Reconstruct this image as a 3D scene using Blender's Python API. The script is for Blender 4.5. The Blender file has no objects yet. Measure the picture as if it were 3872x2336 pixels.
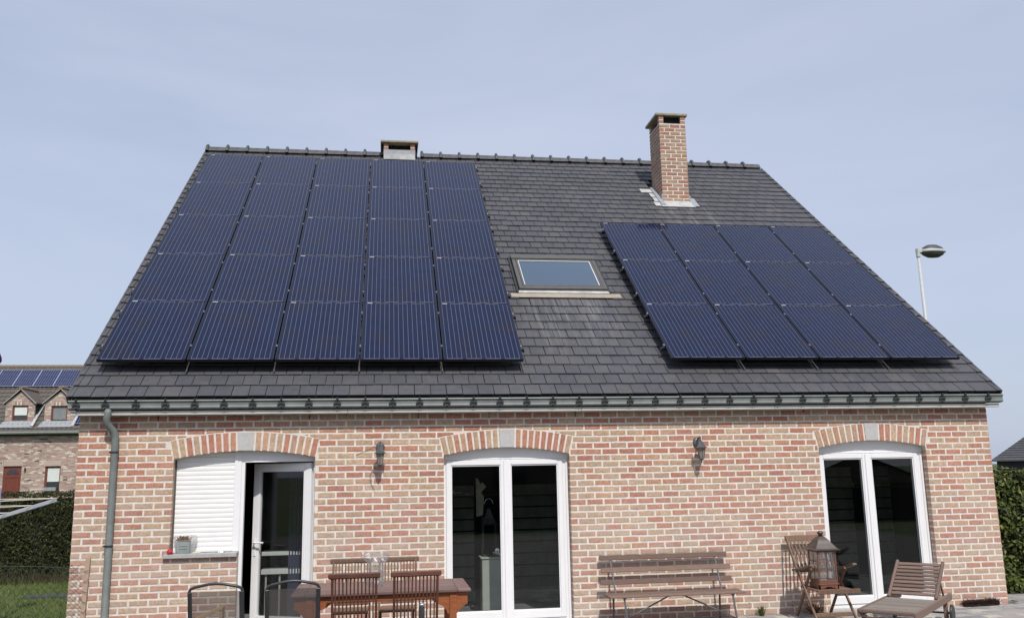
import bpy, bmesh, math, random
from mathutils import Vector, Matrix
random.seed(7)
R = math.radians
S = bpy.context.scene
COL = S.collection
# ------------------------------------------------------------------ camera, sky, sun, exposure
cam = bpy.data.cameras.new('camera'); camo = bpy.data.objects.new('camera', cam); COL.objects.link(camo)
rx, ux, wx = Vector((0.98981858, -0.14105333, -0.01905636)), Vector((-0.00721628, -0.18344327, 0.98300381)), Vector((0.14215172, 0.97285792, 0.18259344))
m = Matrix.Identity(4)
for i in range(3):
    m[i][0] = rx[i]; m[i][1] = ux[i]; m[i][2] = -wx[i]
m.translation = (3.548, -10.869, 1.8)
camo.matrix_world = m
cam.sensor_fit = 'HORIZONTAL'; cam.sensor_width = 36; cam.lens = 36 * 3313.84 / 3872
cam.clip_start = 0.05; cam.clip_end = 3000
S.camera = camo

SUN_EL, SUN_AZ = 50.0, 7.0            # azimuth measured from -Y towards +X
w = bpy.data.worlds.new('World'); S.world = w; w.use_nodes = True
nt = w.node_tree; nt.nodes.clear()
def wn(t): return nt.nodes.new(t)
sky = wn('ShaderNodeTexSky'); sky.sky_type = 'NISHITA'; sky.sun_disc = False
sky.sun_elevation = R(SUN_EL); sky.sun_rotation = R(180 - SUN_AZ)
sky.air_density = 1.0; sky.dust_density = 2.2; sky.ozone_density = 2.6; sky.altitude = 50
tc = wn('ShaderNodeTexCoord'); mp = wn('ShaderNodeMapping'); mp.inputs['Scale'].default_value = (1.2, 1.0, 3.6)
mp.inputs['Rotation'].default_value = (0.2, 0.35, 0.3)
nz = wn('ShaderNodeTexNoise'); nz.inputs['Scale'].default_value = 1.25; nz.inputs['Detail'].default_value = 4; nz.inputs['Roughness'].default_value = .55
nz.inputs['Distortion'].default_value = .5
cr = wn('ShaderNodeMapRange'); cr.inputs['From Min'].default_value = .32; cr.inputs['From Max'].default_value = .75
cr.inputs['To Min'].default_value = .64; cr.inputs['To Max'].default_value = .95
mx = wn('ShaderNodeMix'); mx.data_type = 'RGBA'; mx.inputs['B'].default_value = (4.6, 5.12, 6.4, 1)
bg = wn('ShaderNodeBackground'); bg.inputs['Strength'].default_value = .125
out = wn('ShaderNodeOutputWorld')
L = nt.links.new
L(tc.outputs['Generated'], mp.inputs['Vector']); L(mp.outputs[0], nz.inputs['Vector']); L(nz.outputs['Fac'], cr.inputs['Value'])
L(cr.outputs[0], mx.inputs['Factor']); L(sky.outputs[0], mx.inputs['A']); L(mx.outputs['Result'], bg.inputs['Color']); L(bg.outputs[0], out.inputs['Surface'])

sl = bpy.data.lights.new('sun', 'SUN'); sl.energy = 3.6; sl.angle = R(.55); sl.color = (1.0, .95, .88)
so = bpy.data.objects.new('sun', sl); COL.objects.link(so)
sd = Vector((math.sin(R(SUN_AZ)) * math.cos(R(SUN_EL)), -math.cos(R(SUN_AZ)) * math.cos(R(SUN_EL)), math.sin(R(SUN_EL))))
so.rotation_euler = sd.to_track_quat('Z', 'Y').to_euler(); so.location = (2, -8, 12)
vs = S.view_settings; vs.view_transform = 'Standard'; vs.look = 'None'; vs.gamma = 1; vs.exposure = .04; vs.use_curve_mapping = False
S.render.engine = 'CYCLES'
S.cycles.max_bounces = 8; S.cycles.transparent_max_bounces = 16

# ------------------------------------------------------------------ materials
def mat(name, col, rough=.7, metal=0.0, var=.12, scale=8, bump=0.0, bscale=60, tint=None, coat=0, spec=.5, rnd=None, stretch=None):
    """principled with noise mottling; tint = second colour mixed in by noise; rnd = 'obj'/'isl' per-piece value shift"""
    ma = bpy.data.materials.new(name); ma.use_nodes = True; t = ma.node_tree; n = t.nodes; l = t.links.new
    b = n['Principled BSDF']; b.inputs['Roughness'].default_value = rough; b.inputs['Metallic'].default_value = metal
    b.inputs['Coat Weight'].default_value = coat; b.inputs['Specular IOR Level'].default_value = spec
    co = n.new('ShaderNodeTexCoord'); mpp = n.new('ShaderNodeMapping'); l(co.outputs['Object'], mpp.inputs['Vector'])
    if stretch: mpp.inputs['Scale'].default_value = stretch
    no = n.new('ShaderNodeTexNoise'); no.inputs['Scale'].default_value = scale; no.inputs['Detail'].default_value = 6; no.inputs['Roughness'].default_value = .65
    l(mpp.outputs[0], no.inputs['Vector'])
    mr = n.new('ShaderNodeMapRange'); mr.inputs['From Min'].default_value = .3; mr.inputs['From Max'].default_value = .7
    l(no.outputs['Fac'], mr.inputs['Value'])
    mi = n.new('ShaderNodeMix'); mi.data_type = 'RGBA'
    c2 = tint or tuple(max(0, c * (1 - 2 * var)) for c in col)
    c1 = col if tint else tuple(c * (1 + var) for c in col)
    mi.inputs['A'].default_value = (*c1, 1); mi.inputs['B'].default_value = (*c2, 1)
    l(mr.outputs[0], mi.inputs['Factor'])
    last = mi.outputs['Result']
    if rnd:
        if rnd == 'obj': g = n.new('ShaderNodeObjectInfo').outputs['Random']
        else: g = n.new('ShaderNodeNewGeometry').outputs['Random Per Island']
        m2 = n.new('ShaderNodeMapRange'); m2.inputs['To Min'].default_value = .78; m2.inputs['To Max'].default_value = 1.2; l(g, m2.inputs['Value'])
        hs = n.new('ShaderNodeHueSaturation'); l(m2.outputs[0], hs.inputs['Value']); l(last, hs.inputs['Color']); last = hs.outputs[0]
    l(last, b.inputs['Base Color'])
    if bump:
        nb = n.new('ShaderNodeTexNoise'); nb.inputs['Scale'].default_value = bscale; nb.inputs['Detail'].default_value = 4
        l(mpp.outputs[0], nb.inputs['Vector'])
        bu = n.new('ShaderNodeBump'); bu.inputs['Strength'].default_value = bump; bu.inputs['Distance'].default_value = .004
        l(nb.outputs['Fac'], bu.inputs['Height']); l(bu.outputs[0], b.inputs['Normal'])
    return ma

def ramp_mat(name, src, stops, rough=.9, mott=.22, bump=.5, mscale=26, blotch=None, spec=.3, wear=None):
    """per-piece colour picked from stops by object random ('obj') or island random ('isl'), mottled"""
    ma = bpy.data.materials.new(name); ma.use_nodes = True; t = ma.node_tree; n = t.nodes; l = t.links.new
    b = n['Principled BSDF']; b.inputs['Roughness'].default_value = rough; b.inputs['Specular IOR Level'].default_value = spec
    g = n.new('ShaderNodeObjectInfo').outputs['Random'] if src == 'obj' else n.new('ShaderNodeNewGeometry').outputs['Random Per Island']
    cr = n.new('ShaderNodeValToRGB'); cr.color_ramp.interpolation = 'CONSTANT'
    e = cr.color_ramp.elements
    while len(e) > 1: e.remove(e[-1])
    e[0].position = 0; e[0].color = (*stops[0][1], 1)
    for p, c in stops[1:]:
        x = e.new(p); x.color = (*c, 1)
    l(g, cr.inputs['Fac'])
    geo = n.new('ShaderNodeNewGeometry')
    no = n.new('ShaderNodeTexNoise'); no.inputs['Scale'].default_value = mscale; no.inputs['Detail'].default_value = 8; no.inputs['Roughness'].default_value = .7
    l(geo.outputs['Position'], no.inputs['Vector'])
    mr = n.new('ShaderNodeMapRange'); mr.inputs['From Min'].default_value = .3; mr.inputs['From Max'].default_value = .7
    mr.inputs['To Min'].default_value = 1 + mott; mr.inputs['To Max'].default_value = 1 - mott; l(no.outputs['Fac'], mr.inputs['Value'])
    hs = n.new('ShaderNodeHueSaturation'); l(mr.outputs[0], hs.inputs['Value']); l(cr.outputs['Color'], hs.inputs['Color'])
    # large slow variation over the wall / roof
    n2 = n.new('ShaderNodeTexNoise'); n2.inputs['Scale'].default_value = 1.3; n2.inputs['Detail'].default_value = 3; l(geo.outputs['Position'], n2.inputs['Vector'])
    m3 = n.new('ShaderNodeMapRange'); m3.inputs['From Min'].default_value = .3; m3.inputs['From Max'].default_value = .7
    m3.inputs['To Min'].default_value = .9; m3.inputs['To Max'].default_value = 1.1; l(n2.outputs['Fac'], m3.inputs['Value'])
    h2 = n.new('ShaderNodeHueSaturation'); l(m3.outputs[0], h2.inputs['Value']); l(hs.outputs[0], h2.inputs['Color'])
    last = h2.outputs[0]
    if blotch:
        n3 = n.new('ShaderNodeTexNoise'); n3.inputs['Scale'].default_value = blotch[1]; n3.inputs['Detail'].default_value = 6; n3.inputs['Roughness'].default_value = .6
        if len(blotch) > 3:
            mpx = n.new('ShaderNodeMapping'); mpx.inputs['Scale'].default_value = blotch[3]; l(geo.outputs['Position'], mpx.inputs['Vector']); l(mpx.outputs[0], n3.inputs['Vector'])
        else: l(geo.outputs['Position'], n3.inputs['Vector'])
        m4 = n.new('ShaderNodeMapRange'); m4.inputs['From Min'].default_value = blotch[2]; m4.inputs['From Max'].default_value = blotch[2] + .2
        m4.inputs['To Max'].default_value = .55; l(n3.outputs['Fac'], m4.inputs['Value'])
        mi = n.new('ShaderNodeMix'); mi.data_type = 'RGBA'; mi.inputs['B'].default_value = (*blotch[0], 1)
        l(m4.outputs[0], mi.inputs['Factor']); l(last, mi.inputs['A']); last = mi.outputs['Result']
    if wear:
        sx = n.new('ShaderNodeSeparateXYZ'); l(geo.outputs['Position'], sx.inputs[0])
        def rng(sock, a0, a1, t0=0, t1=1):
            q = n.new('ShaderNodeMapRange'); q.interpolation_type = 'SMOOTHSTEP'; q.inputs['From Min'].default_value = a0; q.inputs['From Max'].default_value = a1
            q.inputs['To Min'].default_value = t0; q.inputs['To Max'].default_value = t1; l(sock, q.inputs['Value']); return q.outputs[0]
        def mul(a_, b_, op='MULTIPLY'):
            q = n.new('ShaderNodeMath'); q.operation = op; q.use_clamp = True
            for k_, v_ in enumerate((a_, b_)):
                if isinstance(v_, float): q.inputs[k_].default_value = v_
                else: l(v_, q.inputs[k_])
            return q.outputs[0]
        def nzs(vec, sc, det=5):
            mq = n.new('ShaderNodeMapping'); mq.inputs['Scale'].default_value = vec; l(geo.outputs['Position'], mq.inputs['Vector'])
            q = n.new('ShaderNodeTexNoise'); q.inputs['Scale'].default_value = sc; q.inputs['Detail'].default_value = det; l(mq.outputs[0], q.inputs['Vector']); return q.outputs['Fac']
        X_, Z_ = sx.outputs[0], sx.outputs[2]
        if wear == 'wall':      # bloom of lime and dust on the lower, weathered bricks
            f1 = mul(rng(Z_, 2.15, .7), rng(nzs((1, 1, 1.6), 2.2), .35, .75, .12, .55)); c_ = (.52, .44, .385)
            f2 = mul(mul(rng(Z_, .75, .15), rng(nzs((1, 1, 1), 7), .5, .72)), .5); f_ = mul(f1, f2, 'MAXIMUM')
            hs3 = n.new('ShaderNodeMix'); hs3.data_type = 'RGBA'; hs3.inputs['B'].default_value = (.25, .145, .105, 1); l(mul(rng(Z_, 6.0, 6.5), rng(nzs((1, 1, 1), 6), .2, .8, .2, .6)), hs3.inputs['Factor']); l(last, hs3.inputs['A']); last = hs3.outputs['Result']
        else:                   # lime streaks washed down below the roof window and the chimney
            st = rng(nzs((9, .5, .5), 1.6), .42, .72)
            m1 = mul(mul(rng(X_, 5.4, 5.75), rng(X_, 7.05, 6.7)), mul(rng(Z_, 3.0, 4.0), rng(Z_, 4.5, 4.35)))
            m2 = mul(mul(rng(X_, 8.5, 8.8), rng(X_, 9.9, 9.5)), mul(rng(Z_, 5.7, 6.5), rng(Z_, 6.9, 6.75)))
            f_ = mul(mul(mul(m1, m2, 'MAXIMUM'), st), .5); c_ = (.21, .205, .20)
        mw = n.new('ShaderNodeMix'); mw.data_type = 'RGBA'; mw.inputs['B'].default_value = (*c_, 1)
        l(f_, mw.inputs['Factor']); l(last, mw.inputs['A']); last = mw.outputs['Result']
    l(last, b.inputs['Base Color'])
    if bump:
        nb = n.new('ShaderNodeTexNoise'); nb.inputs['Scale'].default_value = 90; nb.inputs['Detail'].default_value = 5; l(geo.outputs['Position'], nb.inputs['Vector'])
        bu = n.new('ShaderNodeBump'); bu.inputs['Strength'].default_value = bump; bu.inputs['Distance'].default_value = .005
        l(nb.outputs['Fac'], bu.inputs['Height']); l(bu.outputs[0], b.inputs['Normal'])
    return ma

BR = [(0, (.43, .215, .15)), (.13, (.45, .32, .215)), (.22, (.41, .19, .135)), (.34, (.44, .305, .21)), (.45, (.47, .34, .235)), (.55, (.44, .24, .16)),
      (.67, (.44, .32, .23)), (.78, (.38, .178, .13)), (.85, (.46, .29, .195)), (.93, (.41, .27, .195))]
M = {}
M['brick'] = ramp_mat('brick', 'obj', BR, bump=.7, mott=.3, blotch=((.35, .19, .11), 11, .55), wear='wall')
M['brickf'] = ramp_mat('brick_field', 'isl', BR, bump=.7, mott=.3, blotch=((.35, .19, .11), 11, .55), wear='wall')
M['mortar'] = mat('mortar', (.71, .65, .59), .95, var=.10, scale=14, bump=.6, bscale=120)
TL = [(0, (.064, .065, .075)), (.25, (.074, .073, .081)), (.5, (.069, .070, .080)), (.72, (.080, .078, .083)), (.9, (.073, .073, .082))]
M['tile'] = ramp_mat('roof_tile', 'obj', TL, rough=.62, mott=.16, bump=.25, mscale=9, blotch=((.14, .135, .13), 3.2, .62), spec=.4, wear='roof')
M['tilef'] = ramp_mat('roof_tile_field', 'isl', TL, rough=.62, mott=.16, bump=.25, mscale=9, blotch=((.13, .128, .125), 2.6, .63), spec=.4, wear='roof')
M['ridge'] = mat('ridge_tile', (.085, .085, .09), .6, var=.25, scale=6, bump=.2)
M['felt'] = mat('roof_felt', (.012, .012, .012), .9)
M['zinc'] = mat('weathered_zinc', (.17, .19, .185), .55, metal=.0, var=.14, scale=5, bump=.05)
M['clip'] = mat('black_bracket', (.03, .035, .035), .5, var=.2)
M['fascia'] = mat('fascia', (.46, .45, .42), .6, var=.1, scale=3)
M['white'] = mat('white_upvc', (.80, .80, .81), .32, var=.02, scale=3)
M['whitesh'] = mat('white_shutter', (.82, .82, .81), .45, var=.02, scale=3)
M['stone'] = mat('blue_stone', (.40, .395, .39), .75, var=.10, scale=30, bump=.25)
M['keyst'] = mat('keystone', (.47, .465, .46), .8, var=.06, scale=22, bump=.2)
M['lead'] = mat('lead_flashing', (.34, .36, .385), .55, metal=.1, var=.2, scale=9, tint=(.25, .27, .30), bump=.2, bscale=20)
M['leadw'] = mat('pale_flashing', (.54, .54, .53), .7, tint=(.30, .305, .31), scale=7, bump=.2, bscale=20)
M['beige'] = mat('beige_apron', (.33, .285, .225), .75, var=.1, scale=9, bump=.1)
M['dgrey'] = mat('grey_cladding', (.12, .117, .11), .45, metal=.3, var=.08)
M['concap'] = mat('concrete_cap', (.38, .33, .22), .9, tint=(.20, .18, .13), scale=16, bump=.5)
M['black'] = mat('flat_black', (.006, .006, .006), .9)  # even black, standing in for shade inside slots and the flue
M['pframe'] = mat('black_anodised', (.012, .013, .02), .35, var=.1)
M['bus'] = mat('busbar', (.125, .135, .20), .5, metal=.0, var=.05)
M['alu'] = mat('aluminium', (.55, .55, .54), .3, metal=.9, var=.1)
M['teakold'] = mat('weathered_teak', (.215, .145, .115), .75, tint=(.13, .085, .068), scale=9, stretch=(1.2, 14, 14), bump=.35, bscale=50, rnd='obj')
M['teakg'] = mat('greyed_teak', (.25, .215, .19), .8, tint=(.18, .15, .125), scale=9, stretch=(1.2, 14, 14), bump=.35, bscale=50, rnd='obj')
M['teak'] = mat('oiled_teak', (.13, .048, .03), .5, tint=(.07, .027, .018), scale=8, stretch=(1.5, 8, 1.5), bump=.15, rnd='obj')
M['teaktop'] = mat('table_top', (.21, .135, .12), .5, tint=(.14, .085, .075), scale=7, stretch=(1, 12, 12), bump=.15, rnd='obj')
M['orange'] = mat('varnished_wood', (.34, .115, .042), .42, tint=(.21, .062, .024), scale=7, stretch=(1, 10, 10), bump=.08)
M['brownch'] = mat('brown_teak', (.21, .125, .08), .65, tint=(.12, .07, .045), scale=9, stretch=(6, 6, 1.2), bump=.25, rnd='obj')
M['lanw'] = mat('lantern_wood', (.21, .085, .052), .55, tint=(.13, .05, .032), scale=9, stretch=(5, 5, 1), bump=.1)
M['lanmetal'] = mat('lantern_roof', (.13, .115, .11), .45, metal=.55, tint=(.09, .07, .06), scale=6)
M['iron'] = mat('painted_iron', (.13, .125, .13), .5, metal=.3, var=.2)
M['darkmetal'] = mat('dark_metal', (.055, .055, .06), .4, metal=.4, var=.15)
M['chrome'] = mat('chrome', (.7, .7, .7), .12, metal=1, var=.02)
M['lantern'] = mat('aged_lantern', (.12, .123, .13), .5, metal=.3, var=.25, scale=30)
M['pine'] = mat('pale_pine', (.55, .37, .19), .6, tint=(.45, .28, .13), scale=7, stretch=(2, 12, 12))
M['lath'] = mat('grey_lath', (.46, .34, .255), .85, tint=(.34, .25, .19), scale=12, stretch=(12, 12, 1), bump=.4)
M['wire'] = mat('green_wire', (.035, .06, .045), .5)
M['wiredark'] = mat('dark_wire', (.03, .03, .03), .6)
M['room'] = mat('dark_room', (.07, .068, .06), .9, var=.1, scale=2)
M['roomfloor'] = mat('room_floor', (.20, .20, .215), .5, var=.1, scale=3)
M['screen'] = mat('dark_board', (.23, .25, .22), .6, var=.2, scale=4)
M['paleg'] = mat('pale_green_paint', (.50, .53, .48), .5, var=.04)
M['cream'] = mat('cream', (.60, .56, .45), .6)
M['planter'] = mat('grey_planter', (.30, .335, .33), .45, metal=.2, var=.1)
M['red'] = mat('red_cloth', (.45, .02, .04), .7, var=.2, scale=30)
M['dry'] = mat('dry_stems', (.20, .12, .07), .9, rnd='isl')
M['brush'] = mat('coir_brush', (.06, .026, .02), .95, var=.4, scale=60, rnd='isl')
M['purple'] = mat('purple_fabric', (.075, .012, .10), .8)
M['lilac'] = mat('lilac_fabric', (.35, .22, .5), .8)
M['dryer'] = mat('dryer_metal', (.52, .54, .60), .35, metal=.5, var=.08)
M['line'] = mat('washing_line', (.66, .63, .52), .6)
M['slab'] = mat('dark_slab', (.055, .062, .075), .8, var=.15)
M['brownw'] = mat('brown_joinery', (.20, .05, .03), .5, tint=(.12, .03, .02), scale=6, stretch=(8, 8, 1))
M['blind'] = mat('pale_blind', (.62, .67, .64), .7, var=.03)
M['glassd'] = mat('dark_glass', (.03, .035, .04), .08, var=.1, coat=.6)
M['greyglass'] = mat('curtained_glass', (.20, .22, .225), .2, var=.15, scale=1.5, coat=.5)
M['pantile'] = mat('brown_pantile', (.13, .112, .095), .85, tint=(.085, .075, .066), scale=5, bump=.4, bscale=12)
M['ntileridge'] = mat('brown_ridge', (.25, .18, .125), .85, tint=(.15, .12, .09), scale=4, bump=.3)
M['nzinc'] = mat('far_gutter', (.17, .20, .19), .5, metal=.2)
M['slate'] = mat('slate_roof', (.075, .078, .088), .6, tint=(.055, .056, .064), scale=3, bump=.3, bscale=14)
M['darkwall'] = mat('dark_slate_cladding', (.022, .022, .034), .7, var=.15)
M['lamp_w'] = mat('lamp_white', (.48, .49, .48), .5, var=.04)
M['lamp_d'] = mat('lamp_dark', (.06, .06, .065), .5, var=.08)
M['backhouse'] = mat('far_render', (.16, .13, .11), .9, var=.1)
NB = [(0, (.41, .31, .27)), (.2, (.36, .25, .22)), (.4, (.44, .35, .30)), (.6, (.38, .28, .245)), (.76, (.58, .51, .43)), (.92, (.31, .20, .18)), (.975, (.12, .10, .10))]
M['nbrick'] = ramp_mat('mixed_brick', 'isl', NB, bump=.3, mott=.2)
M['nmortar'] = mat('grey_mortar', (.44, .37, .31), .95, var=.12, scale=6)
PV = [(0, (.34, .33, .31)), (.2, (.22, .22, .225)), (.4, (.42, .40, .35)), (.6, (.28, .275, .27)), (.8, (.33, .30, .285))]
M['paver'] = ramp_mat('paver', 'obj', PV, bump=.3, mott=.14, mscale=7)
M['paverf'] = ramp_mat('paver_field', 'isl', PV, bump=.3, mott=.14, mscale=7)
M['sand'] = mat('paver_joint', (.17, .155, .135), .95, var=.15, scale=20)
M['soil'] = mat('lawn_ground', (.055, .085, .018), .95, tint=(.085, .105, .03), scale=1.8, bump=.5, bscale=20)
M['grass'] = mat('grass_blades', (.085, .135, .022), .8, tint=(.13, .15, .035), scale=2, rnd='isl')
M['patch'] = mat('dry_undergrowth', (.075, .062, .025), .9, rnd='isl')

def leafmat(name, stops, trans=.25):
    ma = bpy.data.materials.new(name); ma.use_nodes = True; t = ma.node_tree; n = t.nodes; l = t.links.new
    b = n['Principled BSDF']; b.inputs['Roughness'].default_value = .5; b.inputs['Specular IOR Level'].default_value = .35
    g = n.new('ShaderNodeNewGeometry'); cr = n.new('ShaderNodeValToRGB'); e = cr.color_ramp.elements
    e[0].position = 0; e[0].color = (*stops[0], 1); e[1].position = 1; e[1].color = (*stops[-1], 1)
    for i, c in enumerate(stops[1:-1]):
        x = e.new((i + 1) / (len(stops) - 1)); x.color = (*c, 1)
    l(g.outputs['Random Per Island'], cr.inputs['Fac']); l(cr.outputs[0], b.inputs['Base Color'])
    tr = n.new('ShaderNodeBsdfTranslucent'); l(cr.outputs[0], tr.inputs['Color'])
    ms = n.new('ShaderNodeMixShader'); ms.inputs[0].default_value = trans
    l(b.outputs[0], ms.inputs[1]); l(tr.outputs[0], ms.inputs[2]); l(ms.outputs[0], n['Material Output'].inputs['Surface'])
    return ma
M['thuja'] = leafmat('thuja_leaf', [(.014, .022, .005), (.026, .036, .007), (.075, .078, .014), (.020, .026, .006)])
M['laurel'] = leafmat('laurel_leaf', [(.014, .024, .005), (.03, .046, .008), (.13, .155, .02), (.05, .066, .011)], .12)
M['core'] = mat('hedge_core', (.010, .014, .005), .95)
M['sprig'] = leafmat('sprig_leaf', [(.06, .10, .02), (.10, .14, .03), (.12, .13, .03)])

def glass(name, tint=(.42, .46, .45), refl=.10, rough=.0, gcol=(.95, .97, 1, 1)):
    ma = bpy.data.materials.new(name); ma.use_nodes = True; t = ma.node_tree; n = t.nodes; l = t.links.new
    n.remove(n['Principled BSDF'])
    tr = n.new('ShaderNodeBsdfTransparent'); tr.inputs['Color'].default_value = (*tint, 1)
    gl = n.new('ShaderNodeBsdfGlossy'); gl.inputs['Roughness'].default_value = rough; gl.inputs['Color'].default_value = gcol
    lw_ = n.new('ShaderNodeLayerWeight'); pw5 = n.new('ShaderNodeMath'); pw5.operation = 'POWER'; pw5.inputs[1].default_value = 5; l(lw_.outputs['Facing'], pw5.inputs[0])
    ad = n.new('ShaderNodeMath'); ad.operation = 'MULTIPLY_ADD'; ad.inputs[1].default_value = .95 - refl; ad.inputs[2].default_value = refl; l(pw5.outputs[0], ad.inputs[0]); ad.use_clamp = True
    ms = n.new('ShaderNodeMixShader'); l(ad.outputs[0], ms.inputs[0]); l(tr.outputs[0], ms.inputs[1]); l(gl.outputs[0], ms.inputs[2])
    l(ms.outputs[0], n['Material Output'].inputs['Surface'])
    return ma
M['glass'] = glass('door_glass', (.86, .88, .87), .04)
M['glassroof'] = glass('roof_glass', (.30, .33, .36), .40, 0, (.74, .88, 1, 1))
M['glasslan'] = glass('lantern_glass', (.93, .95, .93), .06)
def film(name, w_, tr_=.92):
    ma = glass(name, (tr_, tr_, tr_), .08, .3); t = ma.node_tree; n = t.nodes; l = t.links.new
    src = n['Material Output'].inputs['Surface'].links[0].from_socket
    d = n.new('ShaderNodeBsdfDiffuse'); d.inputs['Color'].default_value = (.75, .74, .75, 1); t2 = n.new('ShaderNodeBsdfTranslucent'); t2.inputs['Color'].default_value = (.75, .74, .75, 1)
    a_ = n.new('ShaderNodeMixShader'); l(d.outputs[0], a_.inputs[1]); l(t2.outputs[0], a_.inputs[2])
    m_ = n.new('ShaderNodeMixShader'); m_.inputs[0].default_value = w_; l(src, m_.inputs[1]); l(a_.outputs[0], m_.inputs[2]); l(m_.outputs[0], n['Material Output'].inputs['Surface'])
    return ma
M['clear'] = film('clear_plastic', .12)
M['milky'] = film('milky_lantern_pane', .07, .82)  # small whitish diffuse share mixed evenly into the pane
M['amber'] = mat('smoky_glass', (.27, .245, .20), .15, var=.2, scale=40, coat=.5)

def mesh_fabric():
    ma = bpy.data.materials.new('mesh_fabric'); ma.use_nodes = True; t = ma.node_tree; n = t.nodes; l = t.links.new
    b = n['Principled BSDF']; b.inputs['Base Color'].default_value = (.085, .078, .075, 1); b.inputs['Roughness'].default_value = .6
    tr = n.new('ShaderNodeBsdfTransparent'); ms = n.new('ShaderNodeMixShader'); ms.inputs[0].default_value = .31
    l(b.outputs[0], ms.inputs[1]); l(tr.outputs[0], ms.inputs[2]); l(ms.outputs[0], n['Material Output'].inputs['Surface'])
    return ma
M['meshfab'] = mesh_fabric()

def pv_mat(name, cols, mono=False):
    ma = bpy.data.materials.new(name); ma.use_nodes = True; t = ma.node_tree; n = t.nodes; l = t.links.new
    b = n['Principled BSDF']; b.inputs['Roughness'].default_value = .3
    co = n.new('ShaderNodeTexCoord'); inf = n.new('ShaderNodeObjectInfo')
    ad = n.new('ShaderNodeVectorMath'); ad.operation = 'ADD'
    sc = n.new('ShaderNodeVectorMath'); sc.operation = 'SCALE'; sc.inputs['Scale'].default_value = 40
    cb = n.new('ShaderNodeCombineXYZ'); l(inf.outputs['Random'], cb.inputs[0]); l(inf.outputs['Random'], cb.inputs[1]); l(cb.outputs[0], sc.inputs[0])
    l(co.outputs['Object'], ad.inputs[0]); l(sc.outputs[0], ad.inputs[1])
    # per-cell tone
    sn = n.new('ShaderNodeVectorMath'); sn.operation = 'SNAP'; sn.inputs[1].default_value = (.127, .127, 1); l(ad.outputs[0], sn.inputs[0])
    wn_ = n.new('ShaderNodeTexWhiteNoise'); wn_.noise_dimensions = '3D'; l(sn.outputs[0], wn_.inputs['Vector'])
    vo = n.new('ShaderNodeTexVoronoi'); vo.inputs['Scale'].default_value = 55; l(ad.outputs[0], vo.inputs['Vector'])
    no = n.new('ShaderNodeTexNoise'); no.inputs['Scale'].default_value = 2.2; no.inputs['Detail'].default_value = 3; l(ad.outputs[0], no.inputs['Vector'])
    m1 = n.new('ShaderNodeMix'); m1.data_type = 'RGBA'; m1.inputs['A'].default_value = (*cols[0], 1); m1.inputs['B'].default_value = (*cols[1], 1)
    mth = n.new('ShaderNodeMath'); mth.operation = 'MULTIPLY_ADD'; mth.inputs[1].default_value = .6; l(wn_.outputs['Value'], mth.inputs[0])
    m2 = n.new('ShaderNodeMath'); m2.operation = 'MULTIPLY'; m2.inputs[1].default_value = .4; l(vo.outputs['Distance'], m2.inputs[0]); l(m2.outputs[0], mth.inputs[2])
    l(mth.outputs[0], m1.inputs['Factor'])
    m3 = n.new('ShaderNodeMix'); m3.data_type = 'RGBA'; m3.inputs['B'].default_value = (*cols[2], 1)
    mr = n.new('ShaderNodeMapRange'); mr.inputs['From Min'].default_value = .5; mr.inputs['From Max'].default_value = .75; mr.inputs['To Max'].default_value = .8
    l(no.outputs['Fac'], mr.inputs['Value']); l(mr.outputs[0], m3.inputs['Factor']); l(m1.outputs['Result'], m3.inputs['A'])
    l(m3.outputs['Result'], b.inputs['Base Color'])
    b.inputs['Coat Weight'].default_value = 1; b.inputs['Coat Roughness'].default_value = .07; b.inputs['Coat IOR'].default_value = 1.33
    b.inputs['Specular IOR Level'].default_value = .0
    return ma
M['pv'] = pv_mat('polycrystalline_cells', [(.003, .007, .028), (.005, .011, .043), (.012, .011, .020)])
M['pvmono'] = mat('mono_cells', (.007, .013, .06), .3, coat=.2, var=.15)
M['pvback'] = mat('white_backsheet', (.27, .30, .42), .5, var=.04)

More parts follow.
